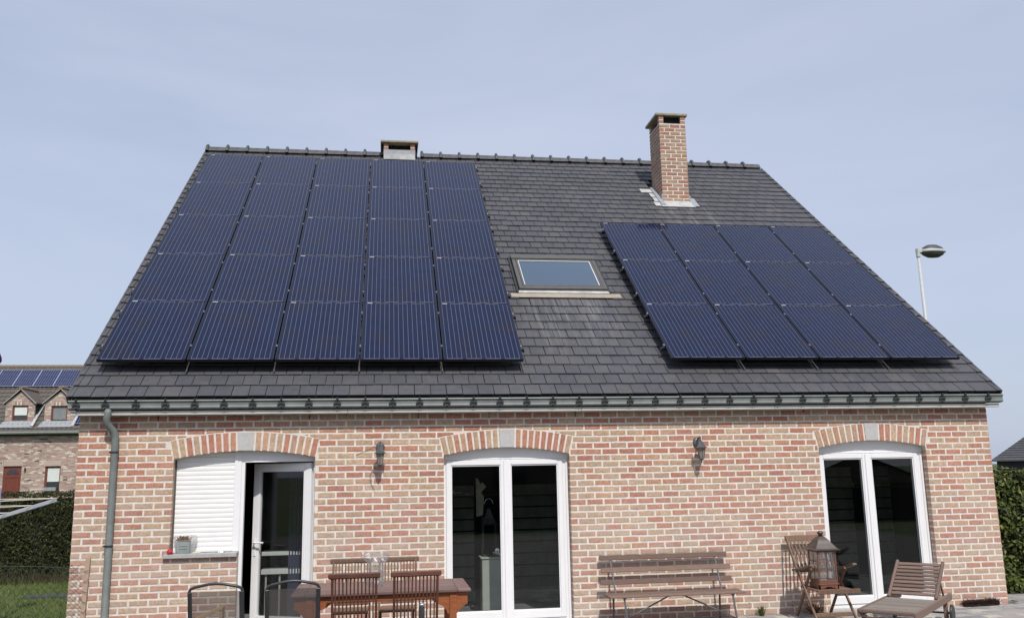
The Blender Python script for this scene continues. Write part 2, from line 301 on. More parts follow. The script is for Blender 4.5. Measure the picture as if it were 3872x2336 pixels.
# ------------------------------------------------------------------ mesh builder
class MB:
    def __init__(s): s.v = []; s.f = []
    def add(s, vs, fs):
        o = len(s.v); s.v += [tuple(p) for p in vs]; s.f += [tuple(i + o for i in f) for f in fs]
    def box(s, a, b, T=None):
        (x0, y0, z0), (x1, y1, z1) = a, b
        vs = [(x0, y0, z0), (x1, y0, z0), (x1, y1, z0), (x0, y1, z0), (x0, y0, z1), (x1, y0, z1), (x1, y1, z1), (x0, y1, z1)]
        if T: vs = [T @ Vector(p) for p in vs]
        s.add(vs, [(0, 3, 2, 1), (4, 5, 6, 7), (0, 1, 5, 4), (1, 2, 6, 5), (2, 3, 7, 6), (3, 0, 4, 7)])
    def cbox(s, a, b, c=.004, T=None):
        """box with chamfered edges"""
        (x0, y0, z0), (x1, y1, z1) = a, b
        c = min(c, (x1 - x0) * .4, (y1 - y0) * .4, (z1 - z0) * .4)
        X, Y, Z = (x0, x1), (y0, y1), (z0, z1); sg = (1, -1)
        vs = []; idx = {}
        for i in (0, 1):
            for j in (0, 1):
                for k in (0, 1):
                    p = (X[i], Y[j], Z[k])
                    for ax in range(3):
                        q = [X[i] + sg[i] * c, Y[j] + sg[j] * c, Z[k] + sg[k] * c]; q[ax] = p[ax]
                        idx[(i, j, k, ax)] = len(vs); vs.append(tuple(q))
        fs = []
        for ax in range(3):
            o1, o2 = [q for q in range(3) if q != ax]
            for sd_ in (0, 1):
                loop = []
                for u_, v_ in ((0, 0), (1, 0), (1, 1), (0, 1)):
                    key = [0, 0, 0]; key[ax] = sd_; key[o1] = u_; key[o2] = v_; loop.append(idx[(*key, ax)])
                fs.append(tuple(loop))
        for ax in range(3):                       # edges parallel to ax
            o1, o2 = [q for q in range(3) if q != ax]
            for u_ in (0, 1):
                for v_ in (0, 1):
                    a0 = [0, 0, 0]; a0[o1] = u_; a0[o2] = v_; a0[ax] = 0; a1 = list(a0); a1[ax] = 1
                    fs.append((idx[(*a0, o1)], idx[(*a1, o1)], idx[(*a1, o2)], idx[(*a0, o2)]))
        for i in (0, 1):
            for j in (0, 1):
                for k in (0, 1): fs.append((idx[(i, j, k, 0)], idx[(i, j, k, 1)], idx[(i, j, k, 2)]))
        if T: vs = [T @ Vector(p) for p in vs]
        s.add(vs, fs)
    def bar(s, p, q, w_, h_, up=(0, 0, 1), c=.003):
        """chamfered bar from p to q, width w_ across, h_ along 'up'"""
        p, q, up = Vector(p), Vector(q), Vector(up); d = (q - p); Ln = d.length; d.normalize()
        sx = d.cross(up).normalized(); u_ = sx.cross(d).normalized()
        T = Matrix(((d.x, sx.x, u_.x, p.x), (d.y, sx.y, u_.y, p.y), (d.z, sx.z, u_.z, p.z), (0, 0, 0, 1)))
        s.cbox((0, -w_ / 2, -h_ / 2), (Ln, w_ / 2, h_ / 2), c, T)
    def tube(s, pts, r, n=8, caps=True):
        pts = [Vector(p) for p in pts]; rs = r if isinstance(r, (list, tuple)) else [r] * len(pts)
        o = len(s.v); prev = None
        for i, p in enumerate(pts):
            d = (pts[min(i + 1, len(pts) - 1)] - pts[max(i - 1, 0)]).normalized()
            a = d.cross(Vector((0, 0, 1)) if prev is None and abs(d.z) < .9 else (Vector((1, 0, 0)) if prev is None else prev.cross(d))).normalized() if prev is None else (prev - d * prev.dot(d)).normalized()
            prev = a; b_ = d.cross(a)
            for k in range(n):
                an = 2 * math.pi * k / n; s.v.append(tuple(p + (a * math.cos(an) + b_ * math.sin(an)) * rs[i]))
        for i in range(len(pts) - 1):
            for k in range(n):
                s.f.append((o + i * n + k, o + i * n + (k + 1) % n, o + (i + 1) * n + (k + 1) % n, o + (i + 1) * n + k))
        if caps:
            s.f.append(tuple(o + k for k in range(n))[::-1]); s.f.append(tuple(o + (len(pts) - 1) * n + k for k in range(n)))
    def lathe(s, prof, cx=0, cy=0, n=16, ang=0, sx=1, sy=1):
        o = len(s.v)
        for r_, z in prof:
            for k in range(n):
                a = 2 * math.pi * k / n + ang; s.v.append((cx + r_ * math.cos(a) * sx, cy + r_ * math.sin(a) * sy, z))
        for i in range(len(prof) - 1):
            for k in range(n):
                s.f.append((o + i * n + k, o + i * n + (k + 1) % n, o + (i + 1) * n + (k + 1) % n, o + (i + 1) * n + k))
        s.f.append(tuple(o + k for k in range(n))[::-1]); s.f.append(tuple(o + (len(prof) - 1) * n + k for k in range(n)))
    def prism(s, poly, y0, y1, ax='y', T=None):
        """extrude 2D polygon; ax y: poly in x,z; ax x: poly in y,z; ax z: poly in x,y"""
        n = len(poly)
        def P(p, t):
            return (p[0], t, p[1]) if ax == 'y' else ((t, p[0], p[1]) if ax == 'x' else (p[0], p[1], t))
        vs = [P(p, y0) for p in poly] + [P(p, y1) for p in poly]
        if T: vs = [T @ Vector(p) for p in vs]
        fs = [tuple(range(n)), tuple(range(2 * n - 1, n - 1, -1))] + [(i, i + n, (i + 1) % n + n, (i + 1) % n) for i in range(n)]
        s.add(vs, fs)
    def sweep_x(s, prof, x0, x1, T=None):
        """open profile in y,z swept along x with end caps ignored"""
        n = len(prof); vs = [(x0, *p) for p in prof] + [(x1, *p) for p in prof]
        s.add(vs, [(i, i + 1, i + 1 + n, i + n) for i in range(n - 1)])
    def mesh(s, name):
        me = bpy.data.meshes.new(name); me.from_pydata(s.v, [], s.f); me.update()
        bm = bmesh.new(); bm.from_mesh(me); bmesh.ops.recalc_face_normals(bm, faces=bm.faces); bm.to_mesh(me); bm.free()
        return me
    def build(s, name, ma, parent=None, smooth=False, **kw):
        return obj(name, s.mesh(name), ma, parent, smooth, **kw)

def obj(name, me, ma, parent=None, smooth=False, loc=None, label=None, cat=None, group=None, kind=None, rot=None):
    if ma and not me.materials: me.materials.append(M[ma] if isinstance(ma, str) else ma)
    o = bpy.data.objects.new(name, me); COL.objects.link(o)
    if smooth:
        for p in me.polygons: p.use_smooth = True
    if parent: o.parent = parent
    if loc: o.location = loc
    if rot: o.rotation_euler = rot
    tag(o, label, cat, group, kind)
    return o
def tag(o, label=None, cat=None, group=None, kind=None):
    if label: o['label'] = label
    if cat: o['category'] = cat
    if group: o['group'] = group
    if kind: o['kind'] = kind
    return o
def thing(name, label, cat, loc=(0, 0, 0), rotz=0, group=None):
    o = bpy.data.objects.new(name, None); COL.objects.link(o); o.location = loc; o.rotation_euler = (0, 0, rotz); o.empty_display_size = .1
    return tag(o, label, cat, group)
def copy_tree(o, parent=None):
    c = o.copy(); COL.objects.link(c)
    if parent: c.parent = parent
    for ch in list(kids.get(o.name, [])): copy_tree(ch, c)
    return c
kids = {}
def index_kids():
    kids.clear()
    for o in bpy.data.objects:
        if o.parent: kids.setdefault(o.parent.name, []).append(o)

# ------------------------------------------------------------------ brick pieces
def ring_piece(poly, y_front=-.004, y_back=.012, inset=.004, jit=.0):
    """a piece with its outline in x,z, chamfered to the front"""
    cx = sum(p[0] for p in poly) / len(poly); cz = sum(p[1] for p in poly) / len(poly)
    n = len(poly)
    if jit: poly = [(p[0] + random.uniform(-jit, jit), p[1] + random.uniform(-jit, jit)) for p in poly]
    def ins(p, d):
        v = Vector((cx - p[0], cz - p[1])); Lg = max(v.length, 1e-5)
        hx = d if p[0] < cx - .001 else (-d if p[0] > cx + .001 else 0); hz = d if p[1] < cz - .001 else (-d if p[1] > cz + .001 else 0)
        return (p[0] + hx, p[1] + hz)
    a = [(p[0], y_back, p[1]) for p in poly]; b = [(p[0], y_front + inset * .6, p[1]) for p in poly]; c = [(*ins(p, inset),) for p in poly]
    c = [(p[0], y_front + random.uniform(-.0008, .0008), p[1]) for p in c]
    vs = a + b + c
    fs = []
    for i in range(n):
        j = (i + 1) % n
        fs.append((i, j, n + j, n + i)); fs.append((n + i, n + j, 2 * n + j, 2 * n + i))
    fs.append(tuple(range(2 * n, 3 * n)))
    return vs, fs
def rect_poly(x0, x1, z0, z1, seg=3, jit=.0022):
    top = [(x1 + (x0 - x1) * i / seg, z1) for i in range(seg + 1)]
    bot = [(x0 + (x1 - x0) * i / seg, z0) for i in range(seg + 1)]
    return [(p[0] + random.uniform(-jit, jit), p[1] + random.uniform(-jit, jit)) for p in bot + top]

class Arch:
    def __init__(s, xl, xr, zs, zc, t=.218):
        s.xl, s.xr, s.zs, s.zc, s.t = xl, xr, zs, zc, t
        s.xm = (xl + xr) / 2; w_ = (xr - xl) / 2; h = zc - zs; s.R = (w_ * w_ + h * h) / (2 * h); s.cz = zc - s.R
        s.th = math.asin(w_ / s.R); s.xo = (s.R + t) * math.sin(s.th); s.zo = s.cz + (s.R + t) * math.cos(s.th)
    def inner(s, x): return s.cz + math.sqrt(max(0, s.R ** 2 - (x - s.xm) ** 2))
    def outer(s, x): return s.cz + math.sqrt(max(0, (s.R + s.t) ** 2 - (x - s.xm) ** 2))

P_ = .07674; ZTOP = 34 * P_ - .01
X0, X1 = .028, .028 + 53 * .21795; BP = .21795
AR = [Arch(1.096, 2.722, 2.020, 2.107), Arch(4.256, 5.824, 2.012, 2.100), Arch(9.132, 10.642, 2.030, 2.118)]
SILL = (1.04, 1.857, .900, .947)
def x_blocks(z0, z1):
    """solid x intervals blocked by openings at a brick row, and arches touched"""
    bl = []
    zc = (z0 + z1) / 2
    for k, a in enumerate(AR):
        if zc < a.zs:
            if k == 0:
                if zc < SILL[2]: bl.append((1.857, a.xr))
                elif zc < SILL[3]: bl.append((SILL[0] - .006, a.xr))
                else: bl.append((a.xl, a.xr))
            else: bl.append((a.xl, a.xr))
    return bl
house = thing('brick_house', 'detached brick house with dark tiled roof carrying two solar arrays, the nearest house', 'house')
# mortar core with openings (front face y=0), thickness .28
def mortar_core():
    b = MB(); D = .28
    def col(xa, xb, za, zb, n=1):   # front panel with polygonal bottom/top given by functions
        for i in range(n):
            x0 = xa + (xb - xa) * i / n; x1 = xa + (xb - xa) * (i + 1) / n
            q = [(x0, za(x0)), (x1, za(x1)), (x1, zb(x1)), (x0, zb(x0))]
            b.add([(p[0], 0, p[1]) for p in q] + [(p[0], D, p[1]) for p in q], [(0, 1, 2, 3), (7, 6, 5, 4), (0, 4, 5, 1)])
    zt = lambda x: ZTOP
    xs = [X0 + .004]
    for k, a in enumerate(AR):
        col(xs[-1], a.xl, lambda x: 0, zt)
        col(a.xl, a.xr, a.inner, zt, 24)
        b.add([(a.xl, 0, 0), (a.xl, D, 0), (a.xl, D, a.zs), (a.xl, 0, a.zs)], [(0, 1, 2, 3)])
        b.add([(a.xr, 0, 0), (a.xr, D, 0), (a.xr, D, a.zs), (a.xr, 0, a.zs)], [(0, 1, 2, 3)])
        xs.append(a.xr)
    col(xs[-1], X1 - .004, lambda x: 0, zt)
    # wall below window sill
    b.box((AR[0].xl - .001, .0, 0), (1.857, D, SILL[2]))
    return b
wall = mortar_core().build('wall', 'mortar', house)
# brick reveals at the jambs: bricks wrap round the corner
BW, BH = .1955, .0565
big = []; rest = MB()
CAMV = Vector((3.548, -10.869, 1.8))
pieces = []
for k in range(34):
    z0 = k * P_ + (P_ - BH) / 2 - .002; z1 = z0 + BH
    off = 0 if (k % 2) else -.5      # row 31 (A) starts with a full brick
    bl = x_blocks(z0, z1)
    for i in range(0, 55):
        a = X0 + (i + off) * BP + (BP - BW) / 2; bb = a + BW
        if i + off < 0: a = X0
        if (i + off) >= 53: continue
        if bb > X1: bb = X1
        if i + off <= 0: a = X0
        if abs(bb - X1) < .02: bb = X1
        if bb - a < .03: continue
        segs = [(a, bb)]
        for (u, v_) in bl:
            ns = []
            for (p, q) in segs:
                if q <= u or p >= v_: ns.append((p, q)); continue
                if p < u: ns.append((p, u if u - p > .03 else u))
                if q > v_: ns.append((v_, q))
            segs = ns
        for (p, q) in segs:
            if q - p < .025: continue
            full = (p == a and q == bb and bb - a > BW - .001)
            hit = None
            for ar in AR:
                if z1 > ar.zs - .001 and z0 < ar.cz + ar.R + ar.t + .02 and q > ar.xm - ar.xo - .02 and p < ar.xm + ar.xo + .02: hit = ar
            if hit is None: pieces.append((p, q, z0, z1, full)); continue
            ar = hit; J = .013
            # limit for the sloped ends
            if z1 < ar.zo + J:
                tt = ((z0 + z1) / 2 - ar.zs) / (ar.zo - ar.zs); e = (ar.xo - (ar.xr - ar.xl) / 2) * max(0, tt) + J
                lims = (ar.xl - e, ar.xr + e)
                for (pp, qq) in ((p, min(q, lims[0])), (max(p, lims[1]), q)):
                    if qq - pp > .03: pieces.append((pp, qq, z0, z1, False))
                continue
            N = 12; runs = []; cur = []
            for t_ in range(N + 1):
                x = p + (q - p) * t_ / N
                lo = z0
                if abs(x - ar.xm) < ar.xo: lo = max(z0, ar.outer(x) + J)
                elif abs(x - ar.xm) < ar.xo + J: lo = max(z0, ar.zo + J) if z0 < ar.zo else z0
                if lo < z1 - .009: cur.append((x, lo))
                else:
                    if len(cur) > 1: runs.append(cur)
                    cur = []
            if len(cur) > 1: runs.append(cur)
            for rn in runs:
                if rn[-1][0] - rn[0][0] < .02: continue
                poly = rn + [(rn[-1][0], z1), (rn[0][0], z1)]
                rest.add(*ring_piece(poly, jit=.0006))
def area(pc):
    c = Vector(((pc[0] + pc[1]) / 2, 0, (pc[2] + pc[3]) / 2)); d = c - CAMV
    return (pc[1] - pc[0]) * (pc[3] - pc[2]) * abs(d.y) / d.length ** 3
def visible(pc):
    x, z = (pc[0] + pc[1]) / 2, (pc[2] + pc[3]) / 2
    if z < .12: return False
    if 1.9 < x < 4.5 and z < .58: return False
    if z > 2.5: return False
    return True
fulls = sorted([p for p in pieces if p[4] and visible(p)], key=area, reverse=True)[:300]
fs_ = set(id(p) for p in fulls)
variants = []
for i in range(14):
    b = MB(); b.add(*ring_piece(rect_poly(-BW / 2, BW / 2, -BH / 2, BH / 2))); me = b.mesh('brick'); me.materials.append(M['brick']); variants.append(me)
for p in pieces:
    if id(p) in fs_:
        obj('brick', random.choice(variants), None, wall, loc=((p[0] + p[1]) / 2, random.uniform(-.0012, .0012), (p[2] + p[3]) / 2))
    else:
        rest.add(*ring_piece(rect_poly(p[0], p[1], p[2], p[3])))
rest.build('brick_field', 'brickf', wall, kind='stuff')
# jamb bricks (returns in the reveals) : thin brick ends
for k, a in enumerate(AR):
    jbm = {}
    for sd_, (q0, q1) in (('l', (-.01, .003)), ('r', (-.003, .01))):
        b = MB(); b.cbox((q0, .006, 0), (q1, .098, BH), .002); jbm[sd_] = b.mesh('jamb_brick'); jbm[sd_].materials.append(M['brick'])
    for r_ in range(0, 27):
        z0 = r_ * P_ + (P_ - BH) / 2 - .002
        if z0 + BH > a.zs: continue
        if not (k == 0 and z0 < SILL[3]): obj('jamb_brick', jbm['l'], None, wall, loc=(a.xl, 0, z0))
        obj('jamb_brick', jbm['r'], None, wall, loc=(a.xr, 0, z0))
# voussoirs and keystones
for k, a in enumerate(AR):
    n = (9, 9, 8)[k]; kb, kt = .098, .108
    thk = math.asin(kb / a.R)
    for sgn in (-1, 1):
        for i in range(n):
            t0 = thk + (a.th - thk) * i / n; t1 = thk + (a.th - thk) * (i + 1) / n
            g = .0155 / a.R
            pts = []
            for (tt, rr) in ((t0 + g * .9, a.R + .002), (t1 - g * .6, a.R + .002), (t1 - g * .6, a.R + a.t), (t0 + g, a.R + a.t)):
                pts.append((sgn * rr * math.sin(tt), rr * math.cos(tt)))
            # densify the long sides
            q = []
            for u in range(4):
                p0, p1 = pts[u], pts[(u + 1) % 4]; ns = 3 if u in (1, 3) else 1
                for v_ in range(ns): q.append((p0[0] + (p1[0] - p0[0]) * v_ / ns + random.uniform(-.0018, .0018), p0[1] + (p1[1] - p0[1]) * v_ / ns + random.uniform(-.0018, .0018)))
            cx = sum(p[0] for p in q) / len(q); cz = sum(p[1] for p in q) / len(q)
            if sgn < 0: q = q[::-1]
            b = MB(); b.add(*ring_piece([(p[0] - cx, p[1] - cz) for p in q], -.006, .02))
            b.build('arch_brick', 'brick', wall, loc=(a.xm + cx, 0, a.cz + cz))
    b = MB(); zb, zt_ = a.zc + .001, a.zc + a.t + .004
    b.add(*ring_piece([(-kb + .012, zb), (kb - .012, zb), (kt - .012, zt_), (-kt + .012, zt_)], -.012, .03))
    b.build('keystone', 'keyst', wall, loc=(a.xm, 0, 0))
for i in (3, 7, 11, 13, 17, 21, 26, 40, 43, 46, 49):
    x = X0 + (i + 1) * BP; b = MB(); b.box((x - .006, -.0035, 31 * P_ + .012 + P_ * 0), (x + .006, .004, 32 * P_ - .004 + P_ * .0))
    b.build('weep_slot', 'black', wall, loc=(0, 0, P_))
for x in (6.5, 7.36, 8.05, 8.62, 10.82):
    b = MB(); b.box((x - .006, -.0035, .08), (x + .006, .004, .145)); b.build('weep_slot', 'black', wall)
# gables, back wall
RY, RZ = 6.762, 8.352; EY, EZ = -.12, 2.742
g = MB()
for x, xo in ((X0 + .005, X0 + .25), (X1 - .25, X1 - .005)):
    g.prism([(.28, 0), (13.4, 0), (13.4, 2.66), (6.8, 8.15), (.28, 2.83)], x, xo, 'x')
g.build('gable_wall', 'mortar', house)
g = MB(); g.box((X0, 13.4, 0), (X1, 13.68, 2.6)); g.build('back_wall', 'mortar', house)

# ------------------------------------------------------------------ joinery
Y = .10
def arch_fill(a, x0, x1, ztop_off, zbot, y0, y1, n=14):
    poly = [(x0, zbot), (x1, zbot)] + [(x1 + (x0 - x1) * i / n, a.inner(x1 + (x0 - x1) * i / n) + ztop_off) for i in range(n + 1)]
    b = MB(); b.prism(poly, y0, y1, 'y'); return b
def leaf_bm(wd, z0, z1, sw=.075, sb=.095, y0=0, y1=.06):
    b = MB()
    b.cbox((0, y0, z0), (sw, y1, z1), .006); b.cbox((wd - sw, y0, z0), (wd, y1, z1), .006)
    b.cbox((sw, y0, z1 - sw), (wd - sw, y1, z1), .006); b.cbox((sw, y0, z0), (wd - sw, y1, z0 + sb), .006)
    # glazing beads
    c = .012
    b.box((sw, y0 + .012, z0 + sb), (sw + c, y1, z1 - sw)); b.box((wd - sw - c, y0 + .012, z0 + sb), (wd - sw, y1, z1 - sw))
    b.box((sw + c, y0 + .012, z1 - sw - c), (wd - sw - c, y1, z1 - sw)); b.box((sw + c, y0 + .012, z0 + sb), (wd - sw - c, y1, z0 + sb + c))
    return b
def pane(wd, z0, z1, sw=.075, sb=.095):
    b = MB(); b.box((sw + .004, .024, z0 + sb), (wd - sw - .004, .042, z1 - sw)); return b
def gasket(wd, z0, z1, sw=.075, sb=.095):
    b = MB(); c = .012; g_ = .005; xa, xb, za, zb = sw + c, wd - sw - c, z0 + sb + c, z1 - sw - c; y0, y1 = .0155, .023
    b.box((xa, y0, za), (xa + g_, y1, zb)); b.box((xb - g_, y0, za), (xb, y1, zb)); b.box((xa + g_, y0, za), (xb - g_, y1, za + g_)); b.box((xa + g_, y0, zb - g_), (xb - g_, y1, zb)); return b
def double_door(a, label, xm=None):
    f = arch_fill(a, a.xl, a.xr, -.002, 1.955, Y, Y + .07)
    f.cbox((a.xl, Y, .02), (a.xl + .035, Y + .07, 1.955)); f.cbox((a.xr - .075, Y, .02), (a.xr, Y + .07, 1.955))
    f.cbox((a.xr - .04, Y - .012, .02), (a.xr - .012, Y, 1.95), .003)
    f.cbox((a.xl + .035, Y, .0), (a.xr - .075, Y + .09, .055), .004)
    f.box((a.xl + .03, Y - .006, 1.957), (a.xr - .03, Y, 1.972))
    fr = f.build('patio_door', 'white', house, label=label)
    xm = xm or (a.xl + a.xr) / 2 - .012
    xa, xb = a.xl + .035, a.xr - .075
    for x0, x1 in ((xa, xm - .002), (xm + .002, xb)):
        lf = leaf_bm(x1 - x0, .06, 1.952, .062).build('door_leaf', 'white', fr, loc=(x0, Y - .012, 0))
        pane(x1 - x0, .06, 1.952, .062).build('glass_pane', 'glass', fr, loc=(x0, Y - .012, 0))
        gasket(x1 - x0, .06, 1.952, .062).build('gasket', 'clip', fr, loc=(x0, Y - .012, 0))
    b = MB(); b.cbox((xm - .026, Y - .024, .07), (xm + .026, Y - .0125, 1.945), .004); b.build('meeting_stile', 'white', fr)
    return fr
double_door(AR[1], 'closed white double patio door in the middle opening', 5.03)
double_door(AR[2], 'closed white double patio door in the right-hand opening', 9.84)
# left opening : shutter window + open door
a = AR[0]
f = arch_fill(a, 1.857, a.xr, -.002, 1.972, Y, Y + .07)
f.cbox((1.778, Y - .01, SILL[3] + .002), (1.857, Y + .07, a.inner(1.82) - .004), .004)
f.cbox((1.857, Y, .02), (1.897, Y + .07, 1.972)); f.cbox((2.697, Y, .02), (a.xr, Y + .07, 1.972))
f.cbox((1.897, Y, .0), (2.697, Y + .09, .05), .004)
f.box((1.90, Y - .006, 1.974), (2.70, Y, 1.988))
fr = f.build('patio_door', 'white', house, label='white patio door in the left opening, its leaf standing ajar inward')
ang = R(25); hx = 2.694
lw = .79
b = leaf_bm(lw, .06, 1.958, .088, .10); lf = b.build('door_leaf', 'white', fr, loc=(hx, Y + .065, 0)); lf.rotation_euler = (0, 0, math.pi - ang + 0)
pn = pane(lw, .06, 1.958, .088, .10).build('glass_pane', 'glass', fr, loc=(hx, Y + .065, 0)); pn.rotation_euler = lf.rotation_euler
h = MB(); T = Matrix.Translation((lw - .045, 0, 0))
h.cbox((lw - .062, .06, .86), (lw - .030, .068, 1.07), .003); h.tube([(lw - .046, .066, 1.02), (lw - .046, .105, 1.02), (lw - .075, .115, 1.02), (lw - .19, .115, 1.022)], .010, 8)
h.box((lw - .050, .068, .905), (lw - .042, .0695, .935))
hd = h.build('door_handle', 'white', fr, loc=(hx, Y + .065, 0)); hd.rotation_euler = lf.rotation_euler
# roller shutter
sh = MB(); sh.box((a.xl + .004, Y + .03, SILL[3]), (1.778, Y + .04, a.inner(1.3) - .01))
shut = sh.build('roller_shutter', 'whitesh', house)
sp = .0545; z = SILL[3] + .006; zr = 0
while z < 2.10:
    zt = z + sp
    xa, xb = a.xl + .006, 1.776
    if zt > a.zs - .01:
        # clip by the arc: slat is hidden behind the brick, cut it short on the left
        xx = [xa + (xb - xa) * i / 10 for i in range(11)]
        poly_t = [(x, min(zt - .0035, a.inner(x) + .02)) for x in xx if a.inner(x) + .02 > z + .006]
        if len(poly_t) < 2: break
        poly = [(poly_t[0][0], z)] + [(poly_t[-1][0], z)] + poly_t[::-1]
        b = MB(); b.prism(poly, Y + .012, Y + .03, 'y'); b.build('shutter_slat', 'whitesh', shut)
    else:
        b = MB(); pr = [(Y + .03, z), (Y + .012, z + .001), (Y + .009, z + sp * .35), (Y + .009, z + sp * .7), (Y + .0125, z + sp - .004), (Y + .0145, z + sp - .001), (Y + .03, z + sp)]
        b.prism(pr, xa, xb, 'x'); b.build('shutter_slat', 'whitesh', shut)
    z += sp
b = MB(); b.cbox((a.xl, Y - .004, SILL[3]), (a.xl + .02, Y + .04, 2.01), .003); b.build('shutter_guide', 'dgrey', shut)
b = MB(); b.cbox((SILL[0], -.055, SILL[2]), (SILL[1], Y + .02, SILL[3]), .004); b.build('window_sill', 'stone', house)
b = MB(); b.cbox((AR[1].xl + .002, -.03, -.02), (AR[1].xr - .002, Y - .001, .012), .004); b.build('door_threshold', 'stone', house)
b = MB(); b.cbox((AR[2].xl + .002, -.03, -.02), (AR[2].xr - .002, Y - .001, .016), .004); b.build('door_threshold', 'stone', house)
# room behind
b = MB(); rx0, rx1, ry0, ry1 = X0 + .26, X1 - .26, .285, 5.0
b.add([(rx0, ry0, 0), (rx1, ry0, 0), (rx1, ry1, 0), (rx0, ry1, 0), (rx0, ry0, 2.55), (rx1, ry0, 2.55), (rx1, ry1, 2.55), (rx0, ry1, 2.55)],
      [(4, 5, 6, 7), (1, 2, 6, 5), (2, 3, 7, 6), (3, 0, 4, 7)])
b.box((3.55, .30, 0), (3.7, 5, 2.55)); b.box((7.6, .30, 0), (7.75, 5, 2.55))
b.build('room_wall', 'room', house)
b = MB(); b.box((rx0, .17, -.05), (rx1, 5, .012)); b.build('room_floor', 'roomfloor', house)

# ------------------------------------------------------------------ roof
PR = 39.22614; TH = R(PR)
roof_T = Matrix.Translation((0, EY, EZ)) @ Matrix.Rotation(TH, 4, 'X')
XL, XR = -.0686, 11.7455; SL = 8.86
TX, TW, EXP = -.030, .19645, .23011
b = MB(); b.box((XL + .02, .02, -.09), (XR - .02, SL, -.035))
roof = b.build('roof', 'felt', house); roof.matrix_world = roof_T
def inroof(name, b_or_me, ma, parent=None, smooth=False, **kw):
    o = (b_or_me.build(name, ma, parent or roof, smooth, **kw) if isinstance(b_or_me, MB) else obj(name, b_or_me, ma, parent or roof, smooth, **kw)); return o
# solar panel arrays (roof coordinates)
PWD, PHT, PPX, PPY = 1.023, 1.500, 1.0412, 1.5041
PLX, PLS, PRX, PRS = .1044, .5222, 7.2736, .5578
ARR = [(PLX + .006, PLS, 5, 5), (PRX + .006, PRS, 4, 3)]
VX = (5.52, 6.95, 2.70, 3.98)
def covered(x, s):
    for (ax, as_, nc, nr) in ARR:
        if ax - .02 < x < ax + nc * PPX and as_ - .0 < s < as_ + nr * PPY + .12: return True
    return False
def tile_piece(x0, x1, s0, L_=.285, jit=True, z=0):
    zn = z + (random.uniform(-.0018, .0018) if jit else 0)
    t = .017; z0, z1 = zn + .013, zn - .011
    c = .004
    vs = [(x0, s0, z0 - t), (x1, s0, z0 - t), (x1, s0, z0 - c), (x0, s0, z0 - c), (x1, s0 + c, z0), (x0, s0 + c, z0),
          (x1, s0 + L_, z1), (x0, s0 + L_, z1), (x1, s0 + L_, z1 - t), (x0, s0 + L_, z1 - t)]
    return vs, [(0, 1, 2, 3), (3, 2, 4, 5), (5, 4, 6, 7), (7, 6, 8, 9), (0, 9, 8, 1), (0, 3, 5, 7, 9), (1, 8, 6, 4, 2)]
nrow = 39; cand = []; tf = MB()
for r_ in range(nrow):
    s = r_ * EXP; off = 0 if r_ % 2 == 0 else .5
    for i in range(-1, 61):
        xa = TX + (i + off) * TW; xb = xa + TW
        full = True
        if xa < TX: xa = TX; full = False
        if xb - xa < .03: continue
        if xa > XR - .33: continue
        if xb > XR - .30: xb = XR - .065; full = False
        if xb > XR - .065: xb = XR - .065
        xc = (xa + xb) / 2
        if VX[2] - .18 < s < VX[3] - .20:
            if xa >= VX[0] and xb <= VX[1]: continue
            if xa < VX[0] < xb: xb = VX[0]; full = False
            elif xa < VX[1] < xb: xa = VX[1]; full = False
            if xb - xa < .02: continue
        if 8.88 < xc < 9.44 and s > 6.95 and s < 7.75: continue
        cand.append((xa + .0042, xb - .0042, s, full, r_))
def tscore(c):
    p = roof_T @ Vector(((c[0] + c[1]) / 2, c[2] + .1, .03)); return (p - CAMV).length
vis = sorted([c for c in cand if c[3] and not covered((c[0] + c[1]) / 2, c[2] + .12)], key=tscore)[:300]
vi = set(id(c) for c in vis)
tv = []
for i in range(6):
    b = MB(); b.add(*tile_piece(0, TW - .0084, 0)); me = b.mesh('roof_tile'); me.materials.append(M['tile']); tv.append(me)
for c in cand:
    if id(c) in vi:
        o = inroof('roof_tile', random.choice(tv), None, loc=(c[0] + random.uniform(-.001, .001), c[2] + random.uniform(-.003, .003), random.uniform(-.001, .0015)))
        o.rotation_euler = (0, 0, random.uniform(-.004, .004))
    else:
        j = random.uniform(-.003, .003)
        tf.add(*tile_piece(c[0], c[1], c[2] + j, .285 if c[4] < 38 else .13))
inroof('tile_field', tf, 'tilef', kind='stuff')
# verge tiles
vm = {}
for side in ('L', 'R'):
    b = MB()
    if side == 'L':
        b.add(*tile_piece(0, TX - XL + .012, 0, jit=False, z=.006)); b.box((-.022, 0, -.085), (0.002, .275, .012))
    else:
        b.add(*tile_piece(0, .064, 0, jit=False, z=.006)); b.box((.062, 0, -.085), (.086, .275, .012))
    me = b.mesh('verge_tile'); me.materials.append(M['tile']); vm[side] = me
for r_ in range(nrow):
    if r_ == 38: continue
    inroof('verge_tile', vm['L'], None, loc=(XL - .012, r_ * EXP, .002)).rotation_euler = (R(-1.2), 0, 0)
    inroof('verge_tile', vm['R'], None, loc=(XR - .064, r_ * EXP, .002)).rotation_euler = (R(-1.2), 0, 0)
